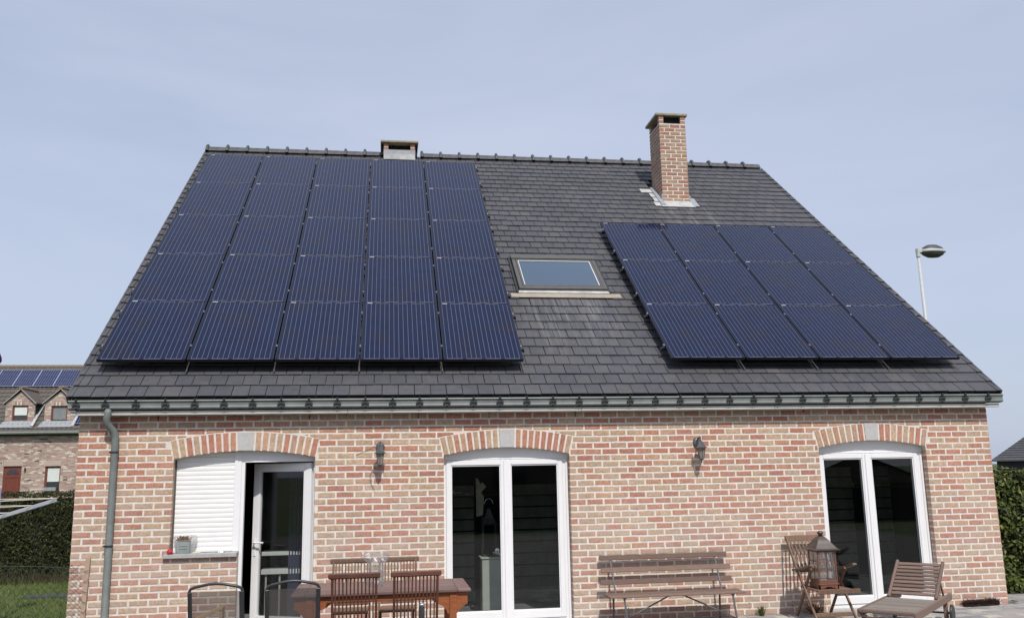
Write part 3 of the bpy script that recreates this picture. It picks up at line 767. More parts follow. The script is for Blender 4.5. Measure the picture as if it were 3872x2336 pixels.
# ridge tiles
b = MB()
prof = [(-.135, -.085), (-.10, -.035), (-.06, .012), (-.02, .034), (.02, .034), (.06, .012), (.10, -.035), (.135, -.085)]
def ridge_mesh():
    b = MB(); n = len(prof)
    secs = [(0, 1.30, 0.014), (.012, 1.42, .026), (.045, 1.42, .026), (.064, 1.02, 0), (.40, .97, 0)]
    for x, sc, dz in secs:
        for (y, z) in prof: b.v.append((x, y * sc, z * sc + dz + .02))
    # rounded collar lift
    for q in range(3):
        for i in range(n):
            x, y, z = b.v[q * n + i]; b.v[q * n + i] = (x, y, z + .012 * (1 - abs(y) / .17))
    for q in range(4):
        for i in range(n - 1): b.f.append((q * n + i, q * n + i + 1, (q + 1) * n + i + 1, (q + 1) * n + i))
    b.f.append(tuple(range(n))); b.f.append(tuple(4 * n + i for i in range(n)))
    return b.mesh('ridge_tile')
rm = ridge_mesh(); rm.materials.append(M['ridge'])
x = XL - .02; k = 0
RP = .3935
while x < XR - .1:
    if not (3.35 < x + .2 < 4.15):
        obj('ridge_tile', rm, None, house, loc=(x, RY, RZ + .012 + random.uniform(-.003, .003)))
    x += RP
# back slope (closed roof)
b = MB(); D = RZ
b.add([(XL, RY, RZ - .02), (XR, RY, RZ - .02), (XR, 13.85, 2.7), (XL, 13.85, 2.7), (XL, RY, RZ - .08), (XR, RY, RZ - .08), (XR, 13.85, 2.64), (XL, 13.85, 2.64)],
      [(0, 1, 2, 3), (4, 7, 6, 5), (0, 3, 7, 4), (1, 5, 6, 2), (2, 6, 7, 3)])
b.build('back_roof_slope', 'tilef', house)
# gutter, fascia, soffit
b = MB(); xg0, xg1 = -.045, 11.70
gp = [(-.200, 2.688), (-.213, 2.695), (-.217, 2.685), (-.205, 2.672), (-.198, 2.657), (-.198, 2.630), (-.204, 2.614), (-.201, 2.603), (-.180, 2.592), (-.12, 2.588), (-.118, 2.70)]
n = len(gp); inn = [(y + (.004 if y < -.13 else -.004), z + .004) for y, z in gp]
loop = gp + inn[::-1]
nl = len(loop)
tilt = .0
b.add([(xg0, *p) for p in loop] + [(xg1, *p) for p in loop], [(i, (i + 1) % nl, (i + 1) % nl + nl, i + nl) for i in range(nl)])
b.add([(xg0, *p) for p in gp], [tuple(range(n))]); b.add([(xg1, *p) for p in gp], [tuple(range(n))])
gut = b.build('gutter', 'zinc', house)
b = MB()
cp = [(-.221, 2.712), (-.230, 2.705), (-.230, 2.684), (-.215, 2.660), (-.212, 2.625), (-.214, 2.608), (-.200, 2.594), (-.165, 2.582), (-.165, 2.590), (-.195, 2.598), (-.204, 2.66), (-.212, 2.71)]
b.prism(cp, -.012, .012, 'x')
b.tube([(.0, -.233, 2.704), (.0, -.216, 2.704)], .013, 8)
b.prism([(-.223, 2.664), (-.223, 2.640), (-.208, 2.636), (-.206, 2.668)], -.030, .030, 'x')
b.tube([(-.032, -.225, 2.640), (-.032, -.206, 2.640)], .014, 8); b.tube([(.032, -.225, 2.640), (.032, -.206, 2.640)], .014, 8)
cm = b.mesh('gutter_clip'); cm.materials.append(M['clip'])
for i in range(36):
    obj('gutter_clip', cm, None, gut, loc=(.040 + i * .3267 + random.uniform(-.006, .006), 0, 0))
b = MB(); b.cbox((-.03, -.160, 2.528), (3.1, -.135, 2.578), .003); b.build('fascia_board', 'fascia', house)
for xa, xb in ((3.103, 5.96), (5.963, 8.5), (8.503, 11.665)):
    b = MB(); b.cbox((xa, -.160, 2.528), (xb, -.135, 2.578), .003); b.build('fascia_board', 'fascia', house)
b = MB(); b.box((-.03, -.134, 2.548), (11.66, .0, 2.575)); b.build('soffit', 'dgrey', house)
b = MB(); b.box((-.02, -.1, 2.6), (11.66, .25, 2.735)); b.build('eaves_box', 'felt', house)
# downpipe with offset bends
b = MB()
px = [(.385, -.17, 2.60), (.385, -.17, 2.555), (.375, -.165, 2.50), (.37, -.15, 2.46), (.39, -.12, 2.41), (.425, -.085, 2.36), (.448, -.065, 2.31), (.452, -.06, 2.24), (.452, -.06, .30), (.452, -.06, .29), (.452, -.06, .02)]
b.tube(px, [.040, .040, .040, .040, .040, .042, .042, .040, .040, .045, .045], 16)
dp = b.build('downpipe', 'zinc', house, True)
for z in (2.10, 1.05):
    b = MB(); b.tube([(.452, -.06, z), (.452, -.06, z + .022)], .0445, 16); b.box((.40, -.03, z), (.42, .0, z + .02)); b.box((.395, -.085, z + .002), (.408, -.03, z + .02)); b.build('pipe_bracket', 'clip', dp)

# ------------------------------------------------------------------ chimneys
def chimney_block(x0, x1, y0, y1, z0, z1, pnt, openings=(), rows=None):
    """mortar core plus separate bricks on front and left/right faces"""
    b = MB(); core = None
    b.box((x0 + .006, y0 + .006, z0), (x1 - .006, y1 - .006, z1))
    core = b.build('chimney', 'mortar', pnt)
    nz_ = int(round((z1 - z0) / P_))
    for k in range(nz_):
        zz = z0 + k * P_ + .010; zz1 = zz + BH
        for face in ('f', 'l', 'r'):
            Lf = (x1 - x0) if face == 'f' else (y1 - y0)
            nb = Lf / BP; off = (k % 2) * .5 + (.0 if face == 'f' else .5)
            i = -2
            while i < nb + 1:
                a = (i + off) * BP + .010; bb = a + BW; i += 1
                a2, b2 = max(a, 0), min(bb, Lf)
                if a2 < .02: a2 = 0
                if b2 > Lf - .02: b2 = Lf
                if b2 - a2 < .035: continue
                hw = (b2 - a2) / 2
                m_ = MB(); m_.add(*ring_piece(rect_poly(-hw, hw, -BH / 2, BH / 2), -.001, .012))
                o = m_.build('brick', 'brick', core)
                c = (a2 + b2) / 2; zc = (zz + zz1) / 2
                if face == 'f': o.location = (x0 + c, y0, zc)
                elif face == 'l': o.location = (x0, y1 - c, zc); o.rotation_euler = (0, 0, -math.pi / 2)
                else: o.location = (x1, y0 + c, zc); o.rotation_euler = (0, 0, math.pi / 2)
    return core
CX0, CX1, CY0, CY1 = 8.897, 9.44, 5.02, 5.66
ch = chimney_block(CX0, CX1, CY0, CY1, 6.94, 8.565, house)
# lower concealed part down into the roof
b = MB(); b.box((CX0 + .01, CY0 + .01, 6.6), (CX1 - .01, CY1 - .01, 6.94)); b.build('chimney_base', 'mortar', ch)
# pillars and openings
def pier(x0, x1, y0, y1, z0, z1, par):
    k = 0; z = z0
    while z < z1 - .02:
        b = MB(); b.cbox((x0, y0, z + .008), (x1, y1, min(z + .066, z1)), .004); b.build('brick', 'brick', par); z += P_ if z1 - z0 > .1 else .07
    b = MB(); b.box((x0 + .006, y0 + .006, z0), (x1 - .006, y1 - .006, z1)); b.build('pier_mortar', 'mortar', par)
for (xa, xb) in ((CX0, CX0 + .10), (CX1 - .10, CX1)):
    for (ya, yb) in ((CY0, CY0 + .10), (CY1 - .10, CY1)): pier(xa, xb, ya, yb, 8.565, 8.722, ch)
b = MB(); b.box((CX0 + .11, CY0 + .02, 8.566), (CX1 - .11, CY1 - .02, 8.569)); b.box((CX0 + .105, CY0 + .07, 8.57), (CX1 - .105, CY1 - .07, 8.718)); b.build('flue_opening', 'black', ch)  # solid black block drawn in for the shaded hollow between the piers
b = MB(); b.cbox((CX0 - .062, CY0 - .03, 8.722), (CX1 + .045, CY1 + .07, 8.775), .008); b.build('chimney_cap', 'concap', ch)
# flashing
b = MB(); b.cbox((CX0 - .01, CY0 - .018, 6.80), (CX1 + .02, CY0 - .002, 6.95), .003); b.build('flashing', 'lead', ch)
def rp(x, s, h): return roof_T @ Vector((x, s, h))
def rbox(mb, a_, b_): mb.box(a_, b_, roof_T)
b = MB(); rbox(b, (8.80, 6.33, .014), (9.47, 6.62, .026)); b.build('flashing', 'leadw', ch)
b = MB(); rbox(b, (8.80, 6.40, .010), (8.885, 7.30, .042)); b.box((CX0 - .02, CY0 - .01, 6.85), (CX0 - .002, CY1 - .1, 7.10)); b.build('flashing', 'lead', ch)
for i in range(4):
    s = 6.36 + i * EXP; wv = (.13, .09, .10, .24)[i]
    b = MB(); rbox(b, (8.81 - wv, s + .01, .010), (8.81, s + .20, .022)); b.build('flashing', 'leadw', ch)
b = MB(); rbox(b, (9.45, 6.36, .012), (9.56, 6.78, .03)); rbox(b, (9.45, 6.80, .012), (9.52, 7.2, .03)); b.build('flashing', 'lead', ch)
# low chimney on the ridge
c2 = MB(); c2.box((3.48, 6.52, 8.0), (4.12, 7.2, 8.38)); c2o = c2.build('low_chimney', 'mortar', house)
for (xa, xb) in ((3.475, 3.572), (4.02, 4.118)):
    for (ya, yb) in ((6.5, 6.6), (7.08, 7.18)): pier(xa, xb, ya, yb, 8.38, 8.525, c2o)
b = MB(); b.cbox((3.41, 6.44, 8.528), (4.185, 7.26, 8.572), .006); b.build('chimney_cap', 'concap', c2o)
b = MB(); b.box((3.60, 6.62, 8.381), (4.0, 7.1, 8.50)); b.box((3.425, 6.58, 8.30), (3.472, 7.2, 8.527)); b.box((4.121, 6.58, 8.30), (4.165, 7.2, 8.527)); b.build('hollow_and_cheeks', 'black', c2o)  # middle block drawn in for the shaded opening, outer boxes are cheeks
b = MB(); b.cbox((3.472, 6.488, 8.285), (4.122, 6.512, 8.385), .003); b.build('flashing', 'lead', c2o)
b = MB(); b.cbox((3.474, 6.478, 8.17), (4.12, 6.487, 8.29), .003); b.build('flashing', 'leadw', c2o)

# ------------------------------------------------------------------ roof window
vx0, vx1, vs0, vs1 = 5.545, 6.915, 2.745, 3.895
b = MB()
def rc(mb, a_, b_, c=.004): mb.cbox(a_, b_, c)
rc(b, (vx0, vs0, .0), (vx0 + .058, vs1, .075)); rc(b, (vx1 - .058, vs0, .0), (vx1, vs1, .075)); rc(b, (vx0 + .058, vs0, 0), (vx1 - .058, vs0 + .075, .075)); rc(b, (vx0 - .01, vs1 - .13, .0), (vx1 + .01, vs1, .095))
vw = b.build('roof_window', 'dgrey', house); vw.matrix_world = roof_T
b = MB(); sx0, sx1, ss0, ss1 = vx0 + .061, vx1 - .061, vs0 + .080, vs1 - .135
t_ = .034
rc(b, (sx0, ss0, .02), (sx0 + t_, ss1, .078)); rc(b, (sx1 - t_, ss0, .02), (sx1, ss1, .078)); rc(b, (sx0 + t_, ss0, .02), (sx1 - t_, ss0 + t_, .078)); rc(b, (sx0 + t_, ss1 - t_, .02), (sx1 - t_, ss1, .078))
b.build('sash', 'dgrey', vw)
b = MB(); u = t_; q = .011
b.box((sx0 + u, ss0 + u, .02), (sx0 + u + q, ss1 - u, .066)); b.box((sx1 - u - q, ss0 + u, .02), (sx1 - u, ss1 - u, .066)); b.box((sx0 + u + q, ss1 - u - q, .02), (sx1 - u - q, ss1 - u, .066)); b.box((sx0 + u + q, ss0 + u, .02), (sx1 - u - q, ss0 + u + q, .066))
b.box((sx0 + u + q, ss1 - .20, .02), (sx1 - u - q, ss1 - .17, .03)); b.box((sx0 + u + q, ss1 - .255, .02), (sx1 - u - q, ss1 - .235, .03))
b.build('inner_frame', 'white', vw)
b = MB(); b.box((sx0 + u, ss0 + u, .050), (sx1 - u, ss1 - u, .058)); b.build('glass_pane', 'glassroof', vw)
b = MB(); b.tube([(sx1 - u - .10, ss1 - .20, .046), (sx1 - .62, ss0 + u, .044)], .003, 6); b.build('contrail_line', 'line', vw)  # thin added cord standing in for a contrail reflected in the pane
b = MB(); b.box((sx0, ss0, -.30), (sx1, ss1, -.28)); b.build('window_shaft', 'paleg', vw)
b = MB(); rc(b, (vx0 - .02, vs0 - .075, .005), (vx1 + .02, vs0 - .005, .035)); b.build('flashing', 'leadw', vw)
b = MB(); rc(b, (5.40, vs0 - .20, .010), (7.10, vs0 - .078, .024)); b.build('lead_apron', 'beige', vw)
for q0 in (vx0 - .045, vx1 + .006):
    b = MB(); rc(b, (q0, vs0 - .05, .0), (q0 + .039, vs1 + .02, .035)); b.build('side_flashing', 'clip', vw)

# ------------------------------------------------------------------ solar arrays
def make_panel():
    t = thing('solar_panel', '', 'solar panel')
    fw = .011; fe = .006; H = .040
    b = MB(); b.cbox((0, 0, 0), (fw, PHT, H), .0015); b.cbox((PWD - fw, 0, 0), (PWD, PHT, H), .0015); b.cbox((fw, 0, 0), (PWD - fw, fe, H), .0015); b.cbox((fw, PHT - fe, 0), (PWD - fw, PHT, H), .0015)
    b.build('frame', 'pframe', t)
    b = MB(); b.box((fw, fe, H - .010), (PWD - fw, PHT - fe, H - .003)); b.build('cell_sheet', 'pv', t)
    b = MB(); zb, zt = H - .0028, H - .0018; cw = (PWD - .035) / 8; x0 = .0175
    y0, y1 = .020, PHT - .024
    for c in range(8):
        for q in (.25, .75):
            x = x0 + cw * (c + q); b.box((x - .0022, y0, zb), (x + .0022, y1, zt))
    for c in range(0, 8, 2):
        b.box((x0 + cw * (c + .25) - .003, y0 - .009, zb), (x0 + cw * (c + 1.75) + .003, y0, zt))
    for c in (1, 3, 5):
        b.box((x0 + cw * (c + .25) - .003, y1, zb), (x0 + cw * (c + 1.75) + .003, y1 + .009, zt))
    b.build('busbar_grid', 'bus', t)
    b = MB(); b.box((.055, PHT - .022, H - .0028), (.125, PHT - .013, H - .0015)); b.build('maker_label', 'white', t)
    return t
index_src = make_panel(); index_kids()
first = True
rown = {5: ['bottom', 'second-lowest', 'middle', 'second-highest', 'top'], 3: ['bottom', 'middle', 'top']}
coln = {5: ['leftmost', 'second from left', 'centre', 'second from right', 'rightmost'], 4: ['leftmost', 'second from left', 'second from right', 'rightmost']}
RQ = (TH, 0, 0)
for ai, (ax, as_, nc, nr) in enumerate(ARR):
    side = ('large left array', 'smaller right array')[ai]
    for r_ in range(nr):
        for c in range(nc):
            o = index_src if first else copy_tree(index_src); first = False
            p = rp(ax + c * PPX, as_ + r_ * PPY, .150)
            o.location = p; o.rotation_euler = RQ
            o['label'] = 'solar panel in the %s row, %s column of the %s' % (rown[nr][r_], coln[nc][c], side)
            o['group'] = 'dark blue solar panels on the brick house roof'
        for q, nm in ((.215, 'lower'), (.80, 'upper')):
            s = as_ + (r_ + q) * PPY
            b = MB(); b.cbox((-.05, -.018, 0), (nc * PPX + .035, .018, .038), .002)
            rl = b.build('mounting_rail', 'pframe', None); rl.location = rp(ax, s, .110); rl.rotation_euler = RQ
            tag(rl, '%s black rail under the %s row of the %s' % (nm, rown[nr][r_], side), 'rail', 'rails under the solar panels')
            for c in range(1, nc):
                b = MB(); b.cbox((c * PPX - .019, -.02, .076), (c * PPX - .001, .02, .086), .002); b.tube([(c * PPX - .010, 0, .086), (c * PPX - .010, 0, .093)], .007, 8)
                b.build('clamp', 'alu', rl)
            for xx in (-.018, nc * PPX - .012):
                b = MB(); b.cbox((xx - .008, -.02, .038), (xx + .012, .02, .084), .002); b.tube([(xx - .002, .0, .084), (xx - .002, 0, .094)], .007, 8); b.build('clamp', 'alu', rl)
            for xx in (-.052, nc * PPX + .022):
                b = MB(); b.cbox((xx, -.026, -.012), (xx + .016, .026, .034), .003); b.build('end_cap', 'clip', rl)
    for c in range(1, nc + 1):
        b = MB(); b.cbox((-.008, -.035, .0), (.008, .25, .006), .002)
        o = b.build('roof_hook', 'iron', None); o.location = rp(ax + c * PPX - .012, as_ - .02, .038); o.rotation_euler = RQ
        tag(o, 'thin roof hook strip below the %s column of the %s' % (coln[nc][c - 1], side), 'roof hook', 'hooks under the solar arrays')

# ------------------------------------------------------------------ wall lanterns
def wall_lantern(x, z, label):
    t = thing('wall_lantern', label, 'wall lamp', (x, 0, z), 0, 'wall lanterns on the brick front')
    b = MB(); b.lathe([(.0, -.004), (.050, -.004), (.054, .004), (.046, .018), (.02, .024), (.0, .025)], n=18, sx=1, sy=1.3)
    for i, v_ in enumerate(b.v): b.v[i] = (v_[0], -.006 - v_[2], v_[1])
    b.build('back_plate', 'lantern', t, True)
    b = MB(); b.tube([(0, -.02, .02), (0, -.05, .045), (0, -.09, .062), (0, -.13, .058), (0, -.15, .035), (0, -.15, .01)], [.010, .011, .011, .010, .009, .008], 8); b.tube([(0, -.15, .055), (0, -.15, .078)], [.007, .003], 6)
    b.build('arm', 'lantern', t, True)
    b = MB(); b.lathe([(.012, .020), (.026, .010), (.040, -.020), (.060, -.052), (.078, -.064), (.078, -.070), (.05, -.066)], 0, -.15, 6, math.pi / 6); b.build('lantern_roof', 'lantern', t)
    b = MB(); b.lathe([(.050, -.069), (.028, -.198)], 0, -.15, 6, math.pi / 6); b.build('glass_body', 'amber', t)
    b = MB()
    for k in range(6):
        an = k * math.pi / 3 + math.pi / 6; c_, s_ = math.cos(an), math.sin(an)
        b.tube([(.053 * c_, -.15 + .053 * s_, -.068), (.030 * c_, -.15 + .030 * s_, -.20)], .0035, 5)
    b.build('rib', 'lantern', t)
    b = MB(); b.lathe([(.031, -.197), (.034, -.203), (.022, -.215), (.010, -.222), (.006, -.235), (.011, -.242), (.003, -.256)], 0, -.15, 12); b.build('finial', 'lantern', t, True)
    return t
wall_lantern(3.49, 2.118, 'dark wall lantern with dry tendrils, left of the middle patio door')
wall_lantern(7.485, 2.122, 'dark wall lantern between the middle and right patio doors')
b = MB()
b.tube([(3.455, -.012, 2.145), (3.41, -.02, 2.135), (3.35, -.012, 2.10), (3.27, -.008, 2.065), (3.2, -.01, 2.03)], .0018, 5)
b.tube([(3.44, -.03, 1.89), (3.40, -.014, 1.86), (3.372, -.012, 1.80), (3.37, -.012, 1.75), (3.385, -.02, 1.70), (3.40, -.012, 1.66), (3.43, -.02, 1.62)], .0022, 5)
b.tube([(3.375, -.014, 1.78), (3.395, -.010, 1.73), (3.42, -.012, 1.715)], .0012, 4)
b.build('dry_tendril', 'wiredark', None, label='thin dry tendrils hanging on the brick under the left wall lantern', cat='dry vine')

# ------------------------------------------------------------------ ground, patio, lawn
b = MB(); b.add([(-900, -900, -.03), (900, -900, -.03), (900, 1500, -.03), (-900, 1500, -.03)], [(0, 1, 2, 3)]); b.build('ground', 'soil', None, kind='structure')
b = MB(); b.box((-.4, -14.5, -.05), (17, .0, -.014)); b.box((-12, -14.5, -.05), (-.401, -1.5, -.014)); b.box((11.64, .0, -.05), (17, .85, -.014)); patio = b.build('patio', 'sand', None, kind='structure')  # left-hand box is unseen paving, added to keep green reflections off the glass
pw_, ph_ = .215, .145; pcs = []; fld = MB()
for r_ in range(-22, 7):
    y = r_ * ph_ - .01
    for i in range(-2, 60):
        x = 4.2 + i * pw_ + (r_ % 2) * pw_ / 2
        if y + ph_ > -.0 and x < 11.66: continue
        if y + ph_ > .85 or x < 1.2 or x > 16.2: continue
        pcs.append((x, y))
def pdist(p): return (Vector((p[0], p[1], 0)) - CAMV).length + (0 if (p[0] > 8.4 and p[1] > -1.2) else 100)
pcs.sort(key=pdist)
pmv = []
for k in range(4):
    b = MB(); b.cbox((.0025, .0025, -.02), (pw_ - .0025, ph_ - .0025, 0), .003); me = b.mesh('paver'); me.materials.append(M['paver']); pmv.append(me)
for k, (x, y) in enumerate(pcs):
    if k < 300: obj('paver', random.choice(pmv), None, patio, loc=(x, y, random.uniform(-.002, .001)))
    else: fld.cbox((x + .0025, y + .0025, -.02), (x + pw_ - .0025, y + ph_ - .0025, random.uniform(-.002, .001)), .003)
fld.build('paver_field', 'paverf', patio, kind='stuff')
# coarse patio beyond the frame (seen mirrored in the glass)
# grass
b = MB()
for i in range(26000):
    x = random.uniform(-5.2, -.02); y = random.uniform(.8, 7.5) if random.random() < .85 else random.uniform(-2, .8)
    h = random.uniform(.03, .075); a_ = random.uniform(0, math.pi); w_ = random.uniform(.004, .008)
    dx, dy = math.cos(a_) * w_, math.sin(a_) * w_; lx, ly = random.uniform(-.03, .03), random.uniform(-.03, .03)
    b.add([(x - dx, y - dy, -.03), (x + dx, y + dy, -.03), (x + lx, y + ly, h - .03)], [(0, 1, 2)])
b.build('grass', 'grass', None, kind='stuff', label='rough green lawn at the left side of the brick house', cat='grass')
b = MB()
for i in range(1800):
    x = random.uniform(-5.2, -.6); y = random.uniform(6.6, 7.3)
    h = random.uniform(.06, .30) * (1 if random.random() < .5 else .5); a_ = random.uniform(0, math.pi); w_ = .008
    dx, dy = math.cos(a_) * w_, math.sin(a_) * w_
    b.add([(x - dx, y - dy, -.03), (x + dx, y + dy, -.03), (x + random.uniform(-.1, .1), y + random.uniform(-.12, .05), h)], [(0, 1, 2)])
b.build('dry_undergrowth', 'patch', None, kind='stuff', label='brown dry undergrowth along the foot of the left hedge', cat='undergrowth')
b = MB(); b.box((-2.15, 4.55, -.04), (-1.3, 4.95, -.004), Matrix.Rotation(0, 4, 'Z')); b.build('ground_slab', 'slab', None, label='flat dark slab lying in the lawn beside the house', cat='slab')

# hedges
def hedge(name, x0, x1, y0, y1, z1, n, size, ma, label, arch=.1, asp=.55, shoot=0):
    t = thing(name, label, 'hedge', ((x0 + x1) / 2, (y0 + y1) / 2, 0))
    ox, oy = t.location.x, t.location.y
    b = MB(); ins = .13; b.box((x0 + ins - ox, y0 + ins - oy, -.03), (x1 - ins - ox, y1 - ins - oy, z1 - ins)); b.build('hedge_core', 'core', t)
    b = MB()
    for i in range(n):
        f_ = random.random(); x = random.uniform(x0, x1)
        dep = abs(random.gauss(0, .055))
        if f_ < .72: y = y0 + dep; z = random.uniform(0, z1 - .02); nn = Vector((0, -1, .25))
        elif f_ < .92: y = random.uniform(y0, y1); z = z1 - dep; nn = Vector((0, -.2, 1))
        else:
            x = (x0 + dep) if random.random() < .5 else (x1 - dep); y = random.uniform(y0, y1); z = random.uniform(0, z1); nn = Vector((-1 if x < (x0 + x1) / 2 else 1, 0, .2))
        bmp = .05 * math.sin(x * 5.1 + 1.3) * math.sin(z * 4.3) + .03 * math.sin(x * 13 + z * 9)
        if f_ < .72: y += bmp
        else: z += bmp * .7
        nn = (nn + Vector((random.gauss(0, .6), random.gauss(0, .6), random.gauss(0, .6)))).normalized()
        tdir = nn.cross(Vector((random.gauss(0, 1), random.gauss(0, 1), random.gauss(0, 1)))).normalized(); sdir = nn.cross(tdir)
        L_ = size * random.uniform(.6, 1.3); W = L_ * asp; c = Vector((x - ox, y - oy, z))
        b.add([c - tdir * L_ / 2, c + sdir * W / 2 + nn * .004, c + tdir * L_ / 2, c - sdir * W / 2 + nn * .004], [(0, 1, 2, 3)])
    b.build('foliage', ma, t)
hedge('thuja_hedge', -8.5, -.12, 7.3, 8.2, 1.59, 30000, .065, 'thuja', 'tall dark green conifer hedge behind the lawn at left', asp=.35)
hedge('laurel_hedge', 11.95, 16.5, .86, 1.8, 1.70, 14000, .082, 'laurel', 'clipped broad-leaved green hedge beside the right corner of the house', asp=.5)

# ------------------------------------------------------------------ garden furniture
# slatted bench against the wall
t = thing('garden_bench', 'low slatted wooden bench on iron legs against the brick wall', 'bench', (6.95, -.3, 0))
bx0, bx1 = 6.13 - 6.95, 7.79 - 6.95
def loc_y(y): return y + .3
for (za, yy, dz0, dz1) in ((.722, -.085, 0, .004), (.58, -.115, 0, .006), (.442, -.145, 0, .004)):
    b = MB(); T = Matrix.Translation((0, loc_y(yy), za)) @ Matrix.Rotation(R(-12), 4, 'X')
    b.cbox((bx0 + random.uniform(-.01, .02), -.011, 0), (bx1 + random.uniform(-.04, .0), .011, .057), .004, T); b.build('back_slat', 'teakold', t)
for i in range(5):
    y = -.50 + i * .066; b = MB(); b.cbox((bx0 + .02, loc_y(y), .330), (bx1 + .03, loc_y(y) + .060, .350), .004); b.build('seat_slat', 'teakold', t)
for xx in (6.27 - 6.95, 7.60 - 6.95):
    b = MB(); b.bar((xx, loc_y(-.066), .768), (xx + .03, loc_y(-.19), .34), .010, .022, (1, 0, 0), .002); b.build('back_post', 'iron', t)
    b = MB(); b.bar((xx, loc_y(-.19), .33), (xx, loc_y(-.16), 0), .014, .022, (1, 0, 0), .002); b.build('leg', 'iron', t)
    b = MB(); b.bar((xx + .06, loc_y(-.46), .33), (xx + .085, loc_y(-.50), 0), .014, .022, (1, 0, 0), .002); b.build('leg', 'iron', t)
    b = MB(); b.bar((xx, loc_y(-.17), .322), (xx + .07, loc_y(-.48), .322), .026, .010, (0, 0, 1), .002); b.build('seat_bracket', 'iron', t)
b = MB()
b.tube([(6.34 - 6.95, loc_y(-.45), .09), (6.6 - 6.95, loc_y(-.4), .19), (6.90 - 6.95, loc_y(-.32), .305), (6.96 - 6.95, loc_y(-.32), .318), (7.06 - 6.95, loc_y(-.32), .318), (7.12 - 6.95, loc_y(-.32), .303), (7.4 - 6.95, loc_y(-.4), .18), (7.68 - 6.95, loc_y(-.46), .05)], .009, 8)
b.build('cross_brace', 'iron', t, True)

# table
t = thing('garden_table', 'brown wooden garden table with orange varnished apron in front of the middle door', 'table', (3.53, -2.03, 0))
hx_, hy = .815, .42
n = 6
for i in range(n):
    w_ = (2 * hy) / n; b = MB(); b.cbox((-hx_ + .125, -hy + i * w_ + .0015, .722), (-.012 if False else hx_ - .125, -hy + (i + 1) * w_ - .0015, .750), .004); b.build('table_board', 'teaktop', t)
for xs in ((-hx_, -hx_ + .123), (hx_ - .123, hx_)):
    b = MB(); b.cbox((xs[0], -hy, .722), (xs[1], hy, .750), .006); b.build('end_board', 'teaktop', t)
ax_, ay = hx_ - .03, hy - .05
for sy in (-1, 1):
    # apron with shaped brackets either side of each leg
    def prof_pts():
        p = [(-ax_, .722), (-ax_, .615), (-ax_ + .03, .60), (-ax_ + .06, .575), (-ax_ + .085, .545), (-ax_ + .10, .53), (-ax_ + .185, .53), (-ax_ + .195, .56), (-ax_ + .23, .60), (-ax_ + .29, .625), (-ax_ + .33, .66)]
        q = [(-x, z) for x, z in p[1:]][::-1] + [(ax_, .722)]
        return p + q
    b = MB(); b.prism(prof_pts(), sy * ay - .012, sy * ay + .012, 'y'); b.build('apron', 'orange', t)
for sx in (-1, 1):
    b = MB(); b.cbox((sx * (ax_ - .01) - .012, -ay + .02, .63), (sx * (ax_ - .01) + .012, ay - .02, .720), .003); b.build('apron', 'orange', t)
    for sy in (-1, 1):
        b = MB(); b.cbox((sx * (ax_ - .135) - .033, sy * (ay - .01) - .033 - sy * .0, 0), (sx * (ax_ - .135) + .033, sy * (ay - .01) + .033 + .0, .70), .005); b.build('leg', 'orange', t)

def slat_chair(loc, rz, label, group, wood='teak'):
    """folding slat-back chair; back plane at local y=0 (lean to -y), seat forward +y"""
    t = thing('slat_chair', label, 'chair', loc, rz, group)
    W = .228; ztop = .93
    def back(z): return -.10 * (z - .45) / .48
    for s_ in (-1, 1):
        b = MB(); b.bar((s_ * (W - .035), back(.93) + .01, .915), (s_ * (W - .035), .06, .30), .030, .022, (1, 0, 0)); b.bar((s_ * (W - .035), .06, .30), (s_ * (W - .035), .40, .0), .030, .022, (1, 0, 0)); b.build('back_post', wood, t)
        b = MB(); b.bar((s_ * (W - .062), .36, .43), (s_ * (W - .062), -.03, .0), .030, .022, (1, 0, 0)); b.build('leg', wood, t)
    b = MB(); T = Matrix.Translation((0, back(.93), 0)) @ Matrix.Rotation(0, 4, 'X'); b.cbox((-W, -.014, .895), (W, .016, .945), .010, T); b.build('top_rail', wood, t)
    b = MB(); b.cbox((-W + .05, back(.5) - .012, .475), (W - .05, back(.5) + .012, .515), .004); b.build('lower_rail', wood, t)
    for i in range(11):
        x = -W + .062 + i * (2 * W - .124) / 10; b = MB(); b.bar((x, back(.90), .90), (x, back(.5), .505), .010, .013, (1, 0, 0), .002); b.build('back_slat', wood, t)
    for i in range(6):
        y = .02 + i * .062; b = MB(); b.cbox((-W + .045, y, .440), (W - .045, y + .052, .458), .004); b.build('seat_slat', wood, t)
    return t
ch1 = slat_chair((3.285, -2.55, 0), 0, 'near slat-back wooden chair at the table, the left of the front pair', 'slat-back chairs around the table')
index_kids()
c = copy_tree(ch1); c.location = (3.83, -2.55, 0); c.rotation_euler = (0, 0, .02); c['label'] = 'near slat-back wooden chair at the table, the right of the front pair'
ch2 = slat_chair((3.205, -1.08, -.022), math.pi, 'far slat-back wooden chair behind the table, left of the rear pair', 'slat-back chairs around the table', 'brownch')
index_kids()
c = copy_tree(ch2); c.location = (3.69, -1.06, -.022); c.rotation_euler = (0, 0, math.pi - .03); c['label'] = 'far slat-back wooden chair behind the table, right of the rear pair'

